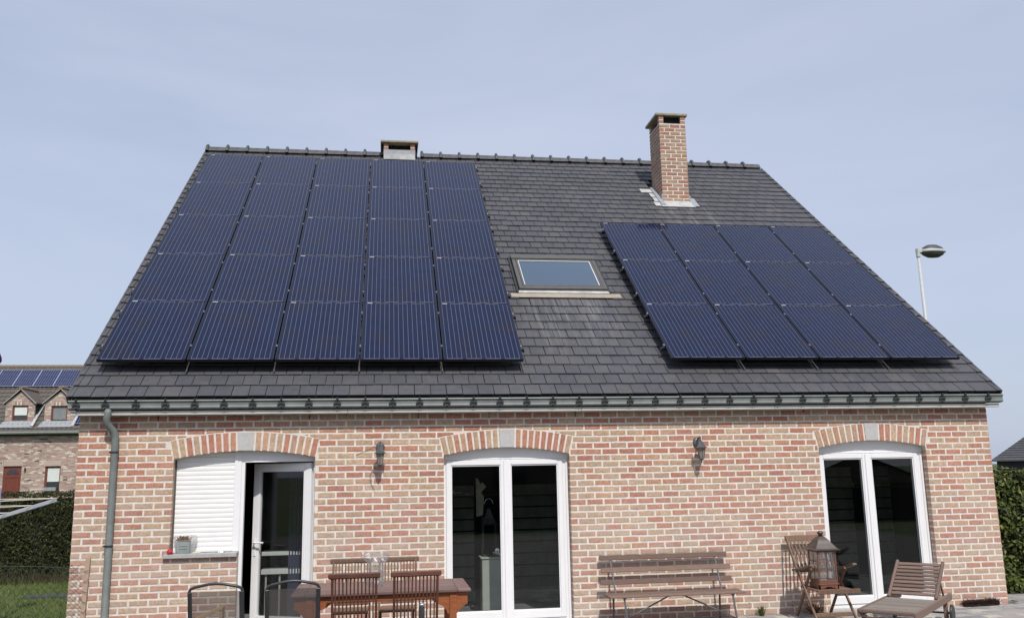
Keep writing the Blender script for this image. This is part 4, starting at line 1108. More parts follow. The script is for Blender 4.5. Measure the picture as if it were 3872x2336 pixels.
def mesh_chair(loc, rz, label, group):
    t = thing('mesh_chair', label, 'chair', loc, rz, group)
    W = .222
    pts = []
    for s_ in (-1, 1):
        pass
    def by(z): return -.12 * (z - .42) / .5
    b = MB()
    top = [(-W, by(.1) * 0 + .06, .40), (-W, by(.7), .70), (-W, by(.83), .845), (-W + .012, by(.86), .870), (-W + .045, by(.88), .885), (-.06, by(.905), .908), (.0, by(.91), .912), (.06, by(.905), .908), (W - .045, by(.88), .885), (W - .012, by(.86), .870), (W, by(.83), .845), (W, by(.7), .70), (W, .06, .40)]
    b.tube(top, .0125, 10); b.build('back_frame', 'darkmetal', t, True)
    b = MB(); nx, nz = 8, 6
    for j in range(nz + 1):
        z = .44 + (.845 - .44) * j / nz
        for i in range(nx + 1):
            x = -W + .02 + (2 * W - .04) * i / nx; b.v.append((x, by(z) + .035 * (1 - (2 * i / nx - 1) ** 2) * .4, z))
    for j in range(nz):
        for i in range(nx): b.f.append((j * (nx + 1) + i, j * (nx + 1) + i + 1, (j + 1) * (nx + 1) + i + 1, (j + 1) * (nx + 1) + i))
    b.build('back_mesh', 'meshfab', t, True)
    for s_ in (-1, 1):
        b = MB(); b.bar((s_ * (W - .008), by(.845) - .012, .845), (s_ * (W - .008), by(.44) - .012, .44), .034, .014, (0, 1, 0), .003); b.build('side_band', 'darkmetal', t)
        b = MB(); b.tube([(s_ * W, .06, .40), (s_ * W, .10, .38), (s_ * W, .48, .41), (s_ * W, .50, .38), (s_ * W, .50, 0)], .0125, 8); b.build('leg', 'darkmetal', t, True)
        b = MB(); b.tube([(s_ * W, .09, .39), (s_ * W, .02, .0)], .0125, 8); b.build('leg', 'darkmetal', t, True)
    b = MB(); b.cbox((-W + .01, .07, .405), (W - .01, .48, .415), .003); b.build('seat_mesh', 'meshfab', t)
    return t
mc = mesh_chair((2.128, -2.68, 0), R(-2), 'grey mesh garden chair below the roller shutter, the left of two', 'grey mesh garden chairs')
index_kids()
c = copy_tree(mc); c.location = (2.762, -2.68, 0); c.rotation_euler = (0, 0, R(3)); c['label'] = 'grey mesh garden chair standing at the left end of the wooden table'

# things on the table
t = thing('clear_plastic_bag', 'crumpled clear plastic bag with green lettering standing on the table', 'plastic bag', (3.47, -1.86, .750))
b = MB(); nn = 18
pf = [(.085, .0), (.09, .03), (.085, .10), (.08, .17), (.085, .20), (.098, .215), (.115, .235), (.138, .262), (.148, .285)]
for r_, z in pf:
    for k in range(nn):
        a_ = 2 * math.pi * k / nn; j = random.uniform(.88, 1.12) if z > .18 else random.uniform(.97, 1.03)
        b.v.append((r_ * math.cos(a_) * j, r_ * math.sin(a_) * .62 * j, z + (random.uniform(-.014, .014) if z > .2 else 0)))
for i in range(len(pf) - 1):
    for k in range(nn): b.f.append((i * nn + k, i * nn + (k + 1) % nn, (i + 1) * nn + (k + 1) % nn, (i + 1) * nn + k))
b.build('bag_film', 'clear', t)
cu = bpy.data.curves.new('lettering', 'FONT'); cu.body = 'iao'; cu.size = .052; cu.extrude = .0005; cu.align_x = 'CENTER'
to = bpy.data.objects.new('lettering_tmp', cu); COL.objects.link(to); bpy.context.view_layer.update()
me = bpy.data.meshes.new_from_object(to.evaluated_get(bpy.context.evaluated_depsgraph_get())); bpy.data.objects.remove(to)
M['letter'] = mat('green_print', (.10, .16, .03), .6)
o = obj('lettering', me, 'letter', t, loc=(.0, -.060, .165)); o.rotation_euler = (R(90), 0, 0)
t = thing('glass_candle_jar', 'clear glass candle jar with a white candle in the table centre', 'candle jar', (3.475, -2.08, .750))
b = MB(); b.lathe([(.0, 0), (.065, .003), (.075, .05), (.075, .12), (.070, .15)], n=20); b.build('glass_jar', 'glasslan', t, True)
b = MB(); b.lathe([(.0, .013), (.018, .013), (.018, .055), (.006, .058), (0, .058)], n=12); b.build('candle', 'white', t, True)

# parasol base tube
t = thing('parasol_stand', 'empty dark parasol tube with metal rim beside the right front chair', 'parasol stand', (3.862, -3.2, 0))
b = MB(); b.lathe([(.0, 0), (.25, 0), (.25, .05), (.06, .07), (.03, .09), (0, .09)], n=24); b.build('base', 'darkmetal', t)
b = MB(); b.lathe([(.022, .08), (.022, .725), (.018, .735), (0, .735)], n=14); b.build('tube', 'darkmetal', t, True)
b = MB(); b.lathe([(.0235, .718), (.0235, .733), (.016, .742), (0, .742)], n=14); b.build('rim', 'chrome', t, True)

# pale boards behind the left mesh chair
t = thing('pale_timber_boards', 'pale timber boards propped behind the left grey mesh chair', 'boards', (1.85, -1.5, 0))
b = MB(); b.bar((-.22, 0, .40), (.12, 0, .545), .16, .03, (0, 0, 1)); b.build('board', 'pine', t)
b = MB(); b.bar((.115, 0, .55), (.115, 0, .0), .03, .14, (0, 1, 0)); b.build('board', 'pine', t)
b = MB(); b.bar((-.20, 0, .39), (-.23, 0, .0), .03, .14, (0, 1, 0)); b.build('board', 'pine', t)

# folding armchair with a lantern on it
t = thing('folding_armchair', 'brown wooden folding armchair by the right door, carrying a large lantern', 'armchair', (8.79, -.45, 0))
def q_(x, y, z): return (x - 8.79, y + .45, z)
for x in (8.545, 9.035):
    b = MB(); b.bar(q_(x, -.10, .935), q_(x, -.35, .56), .030, .022, (1, 0, 0)); b.build('back_post', 'brownch', t)
    b = MB(); b.bar(q_(x, -.345, .57), q_(x, -.80, .0), .034, .022, (1, 0, 0)); b.build('leg', 'brownch', t)
    b = MB(); b.bar(q_(x + (.03 if x < 8.8 else -.03), -.66, .60), q_(x + (.03 if x < 8.8 else -.03), -.20, .0), .034, .022, (1, 0, 0)); b.build('leg', 'brownch', t)
    b = MB(); dx = -.022 if x < 8.8 else .022
    b.bar(q_(x + dx, -.30, .555), q_(x + dx, -.60, .60), .052, .024); b.bar(q_(x + dx, -.59, .598), q_(x + dx, -.80, .655), .052, .024); b.build('armrest', 'brownch', t)
b = MB(); b.bar(q_(8.53, -.105, .915), q_(9.05, -.105, .915), .024, .065, (0, .25, 1)); b.build('top_rail', 'brownch', t)
b = MB(); b.bar(q_(8.53, -.335, .55), q_(9.05, -.335, .55), .022, .045, (0, .4, 1)); b.build('lower_rail', 'brownch', t)
for i in range(9):
    x = 8.59 + i * .0495; b = MB(); b.bar(q_(x, -.12, .89), q_(x, -.328, .565), .020, .010, (0, 1, .6)); b.build('back_slat', 'brownch', t)
for i in range(7):
    y = -.80 + i * .064; b = MB(); b.cbox(tuple(q_(8.565, y, .352)), tuple(q_(9.015, y + .052, .372)), .004); b.build('seat_slat', 'brownch', t)
b = MB(); b.bar(q_(8.56, -.815, .352), q_(9.09, -.815, .352), .024, .05); b.build('seat_rail', 'brownch', t)
b = MB(); b.bar(q_(8.56, -.73, .085), q_(9.02, -.73, .085), .022, .045); b.build('stretcher', 'brownch', t)

t = thing('wooden_lantern', 'large wooden lantern with glazed sides and dark metal roof standing on the armchair', 'lantern', (8.745, -.62, .372), R(0)); t.scale = (.87, .87, 1.04)
hw = .135
b = MB(); b.cbox((-hw - .012, -hw - .012, .045), (hw + .012, hw + .012, .062), .004)
for sx in (-1, 1):
    for sy in (-1, 1): b.cbox((sx * hw - .018 * (sx > 0) - .0, sy * hw - .018 * (sy > 0), .062), (sx * hw + .018 * (sx < 0), sy * hw + .018 * (sy < 0), .43), .003)
for sy in (-1, 1):
    y0_, y1_ = (sy * hw - .014 if sy > 0 else sy * hw), (sy * hw if sy > 0 else sy * hw + .014)
    b.cbox((-hw + .018, y0_, .062), (hw - .018, y1_, .10), .002); b.cbox((-hw + .018, y0_, .405), (hw - .018, y1_, .43), .002)
    b.cbox((y0_, -hw + .018, .062), (y1_, hw - .018, .10), .002); b.cbox((y0_, -hw + .018, .405), (y1_, hw - .018, .43), .002)
b.build('body_frame', 'lanw', t)
b = MB()
for s_ in (-1, 1):
    c_ = s_ * (hw - .007)
    for z in (.20, .302): b.box((-hw + .018, c_ - .004, z - .004), (hw - .018, c_ + .004, z + .004)); b.box((c_ - .004, -hw + .018, z - .004), (c_ + .004, hw - .018, z + .004))
    b.box((-.004, c_ - .004, .10), (.004, c_ + .004, .405)); b.box((c_ - .004, -.004, .10), (c_ + .004, .004, .405))
b.build('glazing_bar', 'lanw', t)
for s_ in (-1, 1):
    b = MB(); b.box((-hw + .018, s_ * (hw - .007) - .001, .10), (hw - .018, s_ * (hw - .007) + .001, .405)); b.build('glass_pane', 'milky', t)
    b = MB(); b.box((s_ * (hw - .007) - .001, -hw + .018, .10), (s_ * (hw - .007) + .001, hw - .018, .405)); b.build('glass_pane', 'milky', t)
# plinth with shaped foot
pp = [(-hw - .006, 0), (-hw + .04, 0), (-hw + .055, .012), (-hw + .085, .014), (-hw + .10, .026), (hw - .10, .026), (hw - .085, .014), (hw - .055, .012), (hw - .04, 0), (hw + .006, 0), (hw + .006, .045), (-hw - .006, .045)]
b = MB(); b.prism(pp, -hw - .006, -hw + .010, 'y'); b.prism(pp, hw - .010, hw + .006, 'y'); b.prism(pp, -hw - .006, -hw + .010, 'x'); b.prism(pp, hw - .010, hw + .006, 'x'); b.build('plinth', 'lanw', t)
b = MB(); s2 = math.sqrt(2)
b.lathe([((hw + .045) * s2, .428), ((hw + .045) * s2, .434), ((hw + .02) * s2, .445), ((hw - .03) * s2, .50), ((hw - .055) * s2, .535), (.050 * s2, .562), (.046, .575)], n=4, ang=math.pi / 4); b.build('lantern_roof', 'lanmetal', t)
b = MB(); b.lathe([(.030, .565), (.030, .60), (.042, .606), (.040, .622), (.022, .634), (0, .636)], n=14); b.build('chimney_knob', 'lanmetal', t, True)
b = MB(); b.lathe([(0, .064), (.045, .064), (.05, .085), (.03, .10), (0, .102)], n=14); b.build('candle_dish', 'white', t, True)

# lounger
t = thing('wheeled_sun_lounger', 'weathered wooden sun lounger with raised slatted back and wheels on the patio', 'sun lounger', (9.516, -1.17, 0), R(-45.1))
Wd, L1, L2, BA, LB, ZS = .564, 1.089, .643, R(33.2), .66, .294
hw = Wd / 2     # local: +y = toward head end, -y = foot end
for s_ in (-1, 1):
    b = MB(); b.bar((s_ * hw, -L1 - .02, ZS - .03), (s_ * hw, L2, ZS - .03), .030, .085, (0, 0, 1), .008); b.build('side_rail', 'teakold', t)
    b = MB(); b.bar((s_ * (hw - .03), 0, ZS + .005), (s_ * (hw - .03), math.cos(BA) * LB, ZS + math.sin(BA) * LB), .034, .045, (0, 0, 1), .010); b.build('back_rail', 'teakold', t)
    b = MB(); b.cbox((s_ * (hw - .03) - .022, -L1 + .06, 0), (s_ * (hw - .03) + .022, -L1 + .105, ZS - .06), .004); b.build('leg', 'teakold', t)
    b = MB(); b.cbox((s_ * (hw - .03) - .022, L2 - .22, .03), (s_ * (hw - .03) + .022, L2 - .175, ZS - .06), .004); b.build('leg', 'teakold', t)
    b = MB(); b.lathe([(.0, -.014), (.022, -.016), (.08, -.010), (.088, -.014), (.098, -.010), (.098, .010), (.088, .014), (.08, .010), (.022, .016), (0, .014)], n=22)
    for i, v_ in enumerate(b.v): b.v[i] = (v_[2], v_[0], v_[1])
    b.build('wheel', 'teakg' if False else 'darkmetal', t, True, loc=(s_ * (hw + .035), L2 - .19, .098))
    b = MB(); b.bar((s_ * (hw - .055), .52, ZS - .02), (s_ * (hw - .055), .36, ZS + .23), .018, .03, (0, 0, 1)); b.build('prop_stay', 'teakold', t)
b = MB(); b.bar((-hw - .02, L2 - .19, .098), (hw + .02, L2 - .19, .098), .02, .02); b.build('axle', 'darkmetal', t)
b = MB(); b.bar((-hw, -L1 - .005, ZS - .008), (hw, -L1 - .005, ZS - .008), .05, .035, (0, 0, 1), .008); b.build('front_rail', 'teakold', t)
b = MB(); b.bar((-hw, -L1 + .08, ZS - .10), (hw, -L1 + .08, ZS - .10), .022, .05, (0, 0, 1)); b.build('cross_rail', 'teakold', t)
ns = 14
for i in range(ns):
    y = -L1 + .035 + i * (L1 - .05) / ns; b = MB(); b.cbox((-hw + .016, y, ZS - .012), (hw - .016, y + .062, ZS + .004), .004); b.build('seat_slat', 'teakg', t)
for i in range(9):
    d = .045 + i * (LB - .075) / 9; T = Matrix.Translation((0, 0, ZS + .008)) @ Matrix.Rotation(BA, 4, 'X')
    b = MB(); b.cbox((-hw + .048, d, -.006), (hw - .048, d + .046, .010), .004, T); b.build('back_slat', 'teakold', t)

# brush by the wall, plants
b = MB()
for i in range(900):
    x = random.uniform(-.25, .25); a_ = random.uniform(0, math.pi); r_ = .052 * random.uniform(.7, 1.1)
    p = Vector((x, 0, .012)); q = Vector((x + random.uniform(-.03, .03), math.cos(a_) * r_ * 1.3, .012 + math.sin(a_) * r_ * 1.5)); b.tube([p, q], .0028, 3)
t = thing('boot_brush', 'dark bristly boot-scraper brush lying at the foot of the wall', 'brush', (11.13, -.085, 0), R(4))
b.build('bristles', 'brush', t); b = MB(); b.cbox((-.25, -.035, 0), (.25, .035, .025), .008); b.build('brush_base', 'brush', t)
def tuft(name, x, y, n, h, ma, label, cat, sp=.06):
    b = MB()
    for i in range(n):
        a_ = random.uniform(0, 2 * math.pi); r_ = random.uniform(0, sp); hh = h * random.uniform(.5, 1); px_, py_ = r_ * .4 * math.cos(a_), r_ * .4 * math.sin(a_)
        tx, ty = r_ * 1.6 * math.cos(a_), r_ * 1.6 * math.sin(a_); w_ = .006
        c, s_ = math.cos(a_ + 1.57) * w_, math.sin(a_ + 1.57) * w_
        b.add([(px_ - c, py_ - s_, 0), (px_ + c, py_ + s_, 0), ((px_ + tx) / 2 + c, (py_ + ty) / 2 + s_, hh * .65), (tx, ty, hh), ((px_ + tx) / 2 - c, (py_ + ty) / 2 - s_, hh * .65)], [(0, 1, 2, 3, 4)])
    b.build(name, ma, None, loc=(x, y, 0), label=label, cat=cat)
tuft('weed_tuft', 8.16, -.10, 60, .13, 'sprig', 'small green weed tuft at the wall foot right of the bench', 'weed')
tuft('dry_plant', 8.86, -.10, 110, .16, 'dry', 'low brown dried plant behind the folding armchair legs', 'plant', .13)

# planter and bits on the sill
zs = SILL[3]
t = thing('sill_planter', 'small grey metal planter with dried stems on the window sill', 'planter', (1.262, -.005, zs))
b = MB(); b.prism([(-.062, 0), (.062, 0), (.068, .15), (-.068, .15)], -.045, .045, 'y'); b.build('box', 'planter', t)
b = MB()
for z in (.055, .085): b.cbox((-.046, -.050, z), (.046, -.0455, z + .006), .001)
b.cbox((-.070, -.050, .143), (.070, .050, .153), .002); b.build('rib', 'white' if False else 'alu', t)
b = MB()
for i in range(60):
    x, y = random.uniform(-.06, .06), random.uniform(-.04, .04); b.tube([(x, y, .14), (x + random.uniform(-.03, .03), y + random.uniform(-.03, .03), .16 + random.uniform(.0, .045))], [.003, .006], 4)
b.build('dried_stems', 'dry', t)
b = MB(); nn = 16
for r_, z in ((.08, .0), (.10, .05), (.115, .11), (.13, .17), (.12, .20)):
    for k in range(nn):
        a_ = 2 * math.pi * k / nn; j = random.uniform(.85, 1.12); b.v.append((r_ * math.cos(a_) * j, max(-.02, .035 + r_ * .42 * math.sin(a_) * j), z + random.uniform(-.01, .01) * (z > 0)))
for i in range(4):
    for k in range(nn): b.f.append((i * nn + k, i * nn + (k + 1) % nn, (i + 1) * nn + (k + 1) % nn, (i + 1) * nn + k))
M['film'] = film('white_film', .42)
b.build('plastic_wrap', 'film', None, loc=(1.262, .02, zs), label='crumpled clear plastic wrap around the planter on the sill', cat='plastic wrap')
b = MB(); nn = 10
for r_, z in ((.018, -.012), (.034, .0), (.036, .02), (.022, .042), (.006, .055)):
    for k in range(nn):
        a_ = 2 * math.pi * k / nn; b.v.append((r_ * math.cos(a_) * random.uniform(.8, 1.2), r_ * .8 * math.sin(a_), z + random.uniform(-.004, .004)))
for i in range(4):
    for k in range(nn): b.f.append((i * nn + k, i * nn + (k + 1) % nn, (i + 1) * nn + (k + 1) % nn, (i + 1) * nn + k))
b.f.append(tuple(range(nn))); b.build('red_cloth', 'red', None, loc=(1.115, -.036, zs + .010), label='crumpled red cloth at the left end of the window sill', cat='cloth')
b = MB(); b.cbox((-.05, -.012, 0), (.05, .012, .014), .004); b.tube([(-.03, 0, .018), (.03, .004, .018)], .005, 6); b.build('sill_tool', 'cream', None, loc=(1.40, -.012, zs), label='small pale tool lying right of the planter on the sill', cat='tool')
b = MB(); b.cbox((-.055, -.010, 0), (.055, .010, .006), .002); b.tube([(-.03, 0, .006), (0, 0, .013), (.03, 0, .006)], .004, 6); b.build('metal_catch', 'alu', None, loc=(1.665, .0, zs), label='small metal catch lying under the shutter on the sill', cat='catch')

# ------------------------------------------------------------------ lath post and wire fence
t = thing('wire_fence', 'green diamond wire fence running left from a grey lath on the wall', 'fence', (0.2, -.05, 0))
b = MB(); b.bar((.035, .015, .94), (.005, .015, .0), .022, .050, (1, 0, 0), .002); b.build('lath', 'lath', t)
b = MB(); st = .085; top_ = lambda x: .90 + .03 * math.sin(x * 2.2) - .02 * x * 0
def wires(x0, x1, z0, z1, sgn):
    n_ = int((x1 - x0 + (z1 - z0)) / st)
    for i in range(n_):
        c = x0 - (z1 - z0) + i * st if sgn > 0 else x0 + i * st
        pts = []
        steps = 22
        for k in range(steps + 1):
            z = z0 + (z1 - z0) * k / steps; x = c + sgn * (z - z0)
            if x0 <= x <= x1: pts.append((x, .0 + (.003 if k % 2 else -.003) + .02 * math.sin(x * 1.7), z + .015 * math.sin(x * 3)))
        if len(pts) > 1: b.tube(pts, .0023, 3, False)
wires(-3.6, .0, .0, .88, 1); wires(-3.6, .0, .0, .88, -1)
b.build('wire_mesh', 'wire', t)
b = MB(); b.tube([(-3.6, 0, .03 + .86), (-2.2, 0, .875), (-1.0, 0, .885), (-.45, 0, .86), (.0, 0, .82)], .003, 5); b.build('top_wire', 'wire', t)
for k in range(7):
    b = MB(); z = .80 - k * .11; b.tube([(.0, -.004, z), (.03, -.012, z - .012), (.055, -.02, z + random.uniform(-.03, .03))], .0028, 4); b.build('loose_end', 'wiredark', t)
for x in (-1.9, -3.55):
    b = MB(); b.tube([(x, .03, 0), (x, .03, .93)], .02, 8); b.build('post', 'wire', t)

# rotary dryer
t = thing('rotary_clothes_dryer', 'grey rotary clothes dryer arm with pale lines over the lawn', 'clothes dryer', (-2.9, 1.0, 0))
b = MB(); b.tube([(0, 0, 0), (0, 0, 1.05)], .025, 10); b.build('mast', 'dryer', t, True)
tips = [(2.40, 0, 1.565), (0, 2.4, 1.565), (-2.4, 0, 1.565), (0, -2.4, 1.565)]
for q in tips:
    b = MB(); b.bar((q[0] * .02, q[1] * .02, .86), q, .032, .050, (0, 0, 1), .008); b.build('arm', 'dryer', t)
b = MB(); b.tube([(.55, 0, .92), (1.55, 0, 1.29)], .008, 6); b.tube([(1.25, 0, 1.19), (1.25, 0, 1.40)], .012, 6); b.build('strut', 'dryer', t)
b = MB()
for k in range(7):
    f_ = 1 - k * .115
    P0 = [Vector((q[0] * f_, q[1] * f_, .86 + (1.565 - .86) * f_ + .02)) for q in tips]
    for i in range(4):
        a_, c_ = P0[i], P0[(i + 1) % 4]
        b.tube([a_, (a_ + c_) / 2 - Vector((0, 0, .03)), c_], .0045, 4, False)
    b.tube([P0[0], P0[0] * .45 + P0[2] * .55 + Vector((0, 0, .02 - .0)), P0[2]], .0045, 4, False)
b.build('line', 'line', t)

# purple parasol edge at the left
t = thing('folded_purple_parasol', 'dark purple folded parasol at the far left edge', 'parasol', (-1.42, 1.0, 0))
b = MB(); b.tube([(0, 0, 0), (0, 0, 3.5)], .018, 8); b.build('pole', 'darkmetal', t)
b = MB(); b.lathe([(.03, 3.52), (.09, 3.44), (.125, 3.36), (.13, 3.31), (.10, 3.265), (.04, 3.255)], n=14); b.build('canopy', 'purple', t, True)
t = thing('lilac_garment', 'lilac cloth hanging from the dryer at the far left edge', 'cloth', (-1.26, 1.02, 1.42))
b = MB(); b.prism([(-.2, 0), (.10, .02), (.095, .29), (.04, .33), (-.2, .34)], -.006, .006, 'y'); b.build('cloth', 'lilac', t)

# ------------------------------------------------------------------ interior things seen through the glass
t = thing('plant_pedestal', 'pale green square pedestal inside the middle patio door', 'pedestal', (4.92, .82, .012))
b = MB(); b.cbox((-.135, -.13, 0), (.135, .13, .70), .01); b.cbox((-.15, -.145, .70), (.15, .145, .72), .004); b.build('column', 'paleg', t)
b = MB(); b.lathe([(0, -.068), (.035, -.058), (.06, -.034), (.068, 0), (.06, .034), (.035, .058), (0, .068)], n=20); b.build('silver_ball', 'chrome', None, True, loc=(4.99, .78, .80), label='shiny silver ball on the pedestal behind the door glass', cat='ball')
t = thing('dark_candle_lantern', 'tall dark metal candle lantern on the pedestal behind the door glass', 'lantern', (4.90, .86, .733))
b = MB()
for sx in (-1, 1):
    for sy in (-1, 1): b.tube([(sx * .085, sy * .06, 0), (sx * .085, sy * .06, .40)], .006, 5)
b.cbox((-.095, -.07, 0), (.095, .07, .02)); b.cbox((-.10, -.075, .40), (.10, .075, .42)); b.build('cage', 'darkmetal', t)
b = MB(); b.lathe([(.13, .42), (.09, .47), (.045, .55), (.03, .60), (.05, .61), (.0, .62)], n=4, ang=math.pi / 4); b.build('lantern_roof', 'darkmetal', t)
b = MB(); b.tube([(.055 * math.cos(a_), 0, .66 + .07 * math.sin(a_)) for a_ in [math.pi * k / 8 for k in range(9)]], .006, 6, False); b.build('ring_handle', 'chrome', t, True)
t = thing('carved_panel', 'carved pale wooden panel standing inside behind the pedestal', 'panel', (4.87, 1.3, .012))
b = MB(); b.prism([(-.09, 1.2), (.0, 1.22), (.02, 1.46), (-.02, 1.52), (.05, 1.60), (-.0, 1.66), (-.03, 1.63), (-.05, 1.69), (-.09, 1.72)], -.01, .01, 'y'); b.build('carving', 'cream', t)
b = MB(); b.cbox((-.02, -.01, 0), (.02, .012, 1.2)); b.build('foot', 'darkmetal', t)
def screen(x0, x1, y, zt, label):
    t = thing('slatted_screen', label, 'room divider', ((x0 + x1) / 2, y, .012), 0, 'dark boarded screens inside')
    hw_ = (x1 - x0) / 2; z = 0
    while z < zt - .05:
        b = MB(); b.cbox((-hw_, -.012, z + .006), (hw_, .012, z + .15), .005); b.build('board', 'screen', t); z += .162
    b = MB(); b.box((-hw_ + .01, .014, 0), (hw_ - .01, .03, zt)); b.build('backing', 'black', t)
screen(4.30, 4.82, 2.0, 1.66, 'dark boarded screen inside, behind the left pane of the middle door')
screen(5.25, 6.15, 2.0, 1.66, 'dark boarded screen inside, behind the right pane of the middle door')
screen(9.9, 10.65, 2.0, 1.78, 'dark boarded screen inside, behind the left pane of the right door')
screen(10.95, 11.28, 2.0, 1.78, 'dark boarded screen inside, behind the right pane of the right door')
screen(2.62, 3.0, 1.2, 1.62, 'dark boarded screen inside, behind the open left door')
t = thing('white_shelf_table', 'white two-tier shelf table standing inside the open left door', 'shelf', (2.33, 1.15, .012))
b = MB(); b.cbox((-.33, -.15, .80), (.36, .15, .85), .004); b.build('shelf_board', 'white', t)
b = MB(); b.cbox((-.33, -.15, .57), (.30, .15, .63), .004); b.build('shelf_board', 'white', t)
for x in (-.27, -.10, .24):
    b = MB(); b.cbox((x - .012, -.12, 0), (x + .012, -.09, .57), .003); b.build('leg', 'paleg', t)
b = MB()
for i in range(12):
    b.v += [(i * .018, .012 * (-1) ** i, 0), (i * .018, .012 * (-1) ** i, 1.9)]
for i in range(11): b.f.append((2 * i, 2 * i + 2, 2 * i + 3, 2 * i + 1))
M['sheet'] = mat('blue_streak_sheet', (.10, .11, .19), .9)
b.build('blue_streak_sheet', 'sheet', None, loc=(2.33, 1.0, .05), label='dim blue pleated curtain inside the open left door, added for reflection streaks', cat='sheet')  # added pleats standing in for bluish reflection streaks on the leaf glass

# ------------------------------------------------------------------ neighbouring house on the left
nh = thing('neighbour_house', 'pinkish brick house with two brick dormers beyond the left hedge', 'house', (-14, 35, 0))
def n_(x, y, z): return (x + 14, y - 35, z)
NOP = [(-14.62, -13.80, 0, 2.53), (-12.735, -12.03, 1.15, 2.50)]
NX0, NX1, NZ = -19.0, -6.5, 4.02
b = MB()
def npanel(x0, x1, z0, z1): b.box(n_(x0, 35.01, z0), n_(x1, 35.3, z1))
npanel(NX0, NOP[0][0], 0, NZ); npanel(NOP[0][0], NOP[0][1], NOP[0][3], NZ); npanel(NOP[0][1], NOP[1][0], 0, NZ)
npanel(NOP[1][0], NOP[1][1], 0, NOP[1][2]); npanel(NOP[1][0], NOP[1][1], NOP[1][3], NZ); npanel(NOP[1][1], NX1, 0, NZ)
b.box(n_(NX0, 35.3, 0), n_(NX0 + .3, 43.6, NZ)); b.box(n_(NX1 - .3, 35.3, 0), n_(NX1, 43.6, NZ)); b.box(n_(NX0, 43.6, 0), n_(NX1, 43.9, NZ))
nw = b.build('wall', 'nmortar', nh)
def field(y, x0, x1, z0, z1, ops, bp=.205, bh=.070, gable=None):
    b = MB(); k = 0; z = z0
    while z < z1:
        x = x0 - (k % 2) * bp / 2 + random.uniform(-.02, .02)
        while x < x1:
            xa, xb = max(x, x0), min(x + bp - .013, x1)
            ok = xb - xa > .03
            for (u, v_, p, q) in ops:
                if xb > u and xa < v_ and z + bh > p and z < q:
                    if xa < u and u - xa > .04: xb = u
                    elif xb > v_ and xb - v_ > .04: xa = v_
                    else: ok = False
            if gable and ok:
                if z + bh > gable(xa) or z + bh > gable(xb): ok = False
            if ok: b.box(n_(xa, y, z + .006), n_(xb, y + .012, z + bh - .004))
            x += bp
        z += bh; k += 1
    return b
field(35.0, -16.3, -9.5, .9, NZ, [(o[0], o[1], o[2], o[3] + .26) for o in NOP]).build('brick_field', 'nbrick', nw, kind='stuff')
for (u, v_, p, q) in NOP:
    nv = int((v_ - u + .16) / .08)
    for i in range(nv):
        x = u - .08 + i * .08; b = MB(); b.box(n_(x, 34.995, q + .01), n_(x + .066, 35.01, q + .25)); b.build('lintel_brick', ramp_o if False else 'nbrick', nw)
# roof
nth = R(40); NR = Matrix.Translation(n_(0, 34.75, 4.06)) @ Matrix.Rotation(nth, 4, 'X')
SLN = 5.85
b = MB(); cols = int((NX1 - NX0 + .6) / .055); rows = 17; ex = SLN / rows
for r_ in range(rows):
    for e in (0, 1):
        for i in range(cols + 1):
            x = NX0 - .3 + i * .055; wv = .022 * math.sin(2 * math.pi * x / .22) + (.010 if math.sin(2 * math.pi * x / .22 + .9) > .92 else 0)
            b.v.append(tuple(NR @ Vector((x, (r_ + e) * ex - (.02 if e == 0 else 0), .05 - e * .035 + wv))))
    o_ = r_ * 2 * (cols + 1)
    for i in range(cols): b.f.append((o_ + i, o_ + i + 1, o_ + cols + 1 + i + 1, o_ + cols + 1 + i))
    if r_ < rows - 1:
        o2 = o_ + 2 * (cols + 1)
        for i in range(cols): b.f.append((o_ + cols + 1 + i, o_ + cols + 2 + i, o2 + i + 1, o2 + i))
nr = b.build('roof', 'pantile', nh)
b = MB(); b.box((NX0 - .28, -.02, -.10), (NX1 + .28, SLN, -.03), NR); yb = 34.75 + 2 * SLN * math.cos(nth)
b.add([n_(NX0 - .3, 34.75 + SLN * math.cos(nth), 4.06 + SLN * math.sin(nth)), n_(NX1 + .3, 34.75 + SLN * math.cos(nth), 4.06 + SLN * math.sin(nth)), n_(NX1 + .3, yb, 4.06), n_(NX0 - .3, yb, 4.06)], [(0, 1, 2, 3)])
b.prism([(35.05 - 35, NZ), (43.8 - 35, NZ), (39.3 - 35, 7.55)], NX0 + 14.05, NX0 + 14.3, 'x'); b.prism([(35.05 - 35, NZ), (43.8 - 35, NZ), (39.3 - 35, 7.55)], NX1 + 13.7, NX1 + 13.95, 'x')
b.build('roof_deck', 'felt', nh)
ry_, rz_ = 34.75 + SLN * math.cos(nth), 4.06 + SLN * math.sin(nth)
x = NX0 - .3
while x < NX1 + .2:
    b = MB(); b.lathe([(.13, 0), (.115, .34)], n=8); 
    for i, v_ in enumerate(b.v): b.v[i] = (v_[2], v_[0], v_[1])
    b.build('ridge_tile', 'ntileridge', nr if False else nh, loc=n_(x, ry_, rz_ + .01)); x += .335
b = MB(); b.tube([n_(NX0 - .3, 34.70, 4.10), n_(NX1 + .3, 34.70, 4.10)], .075, 10); b.build('gutter', 'nzinc', nh)
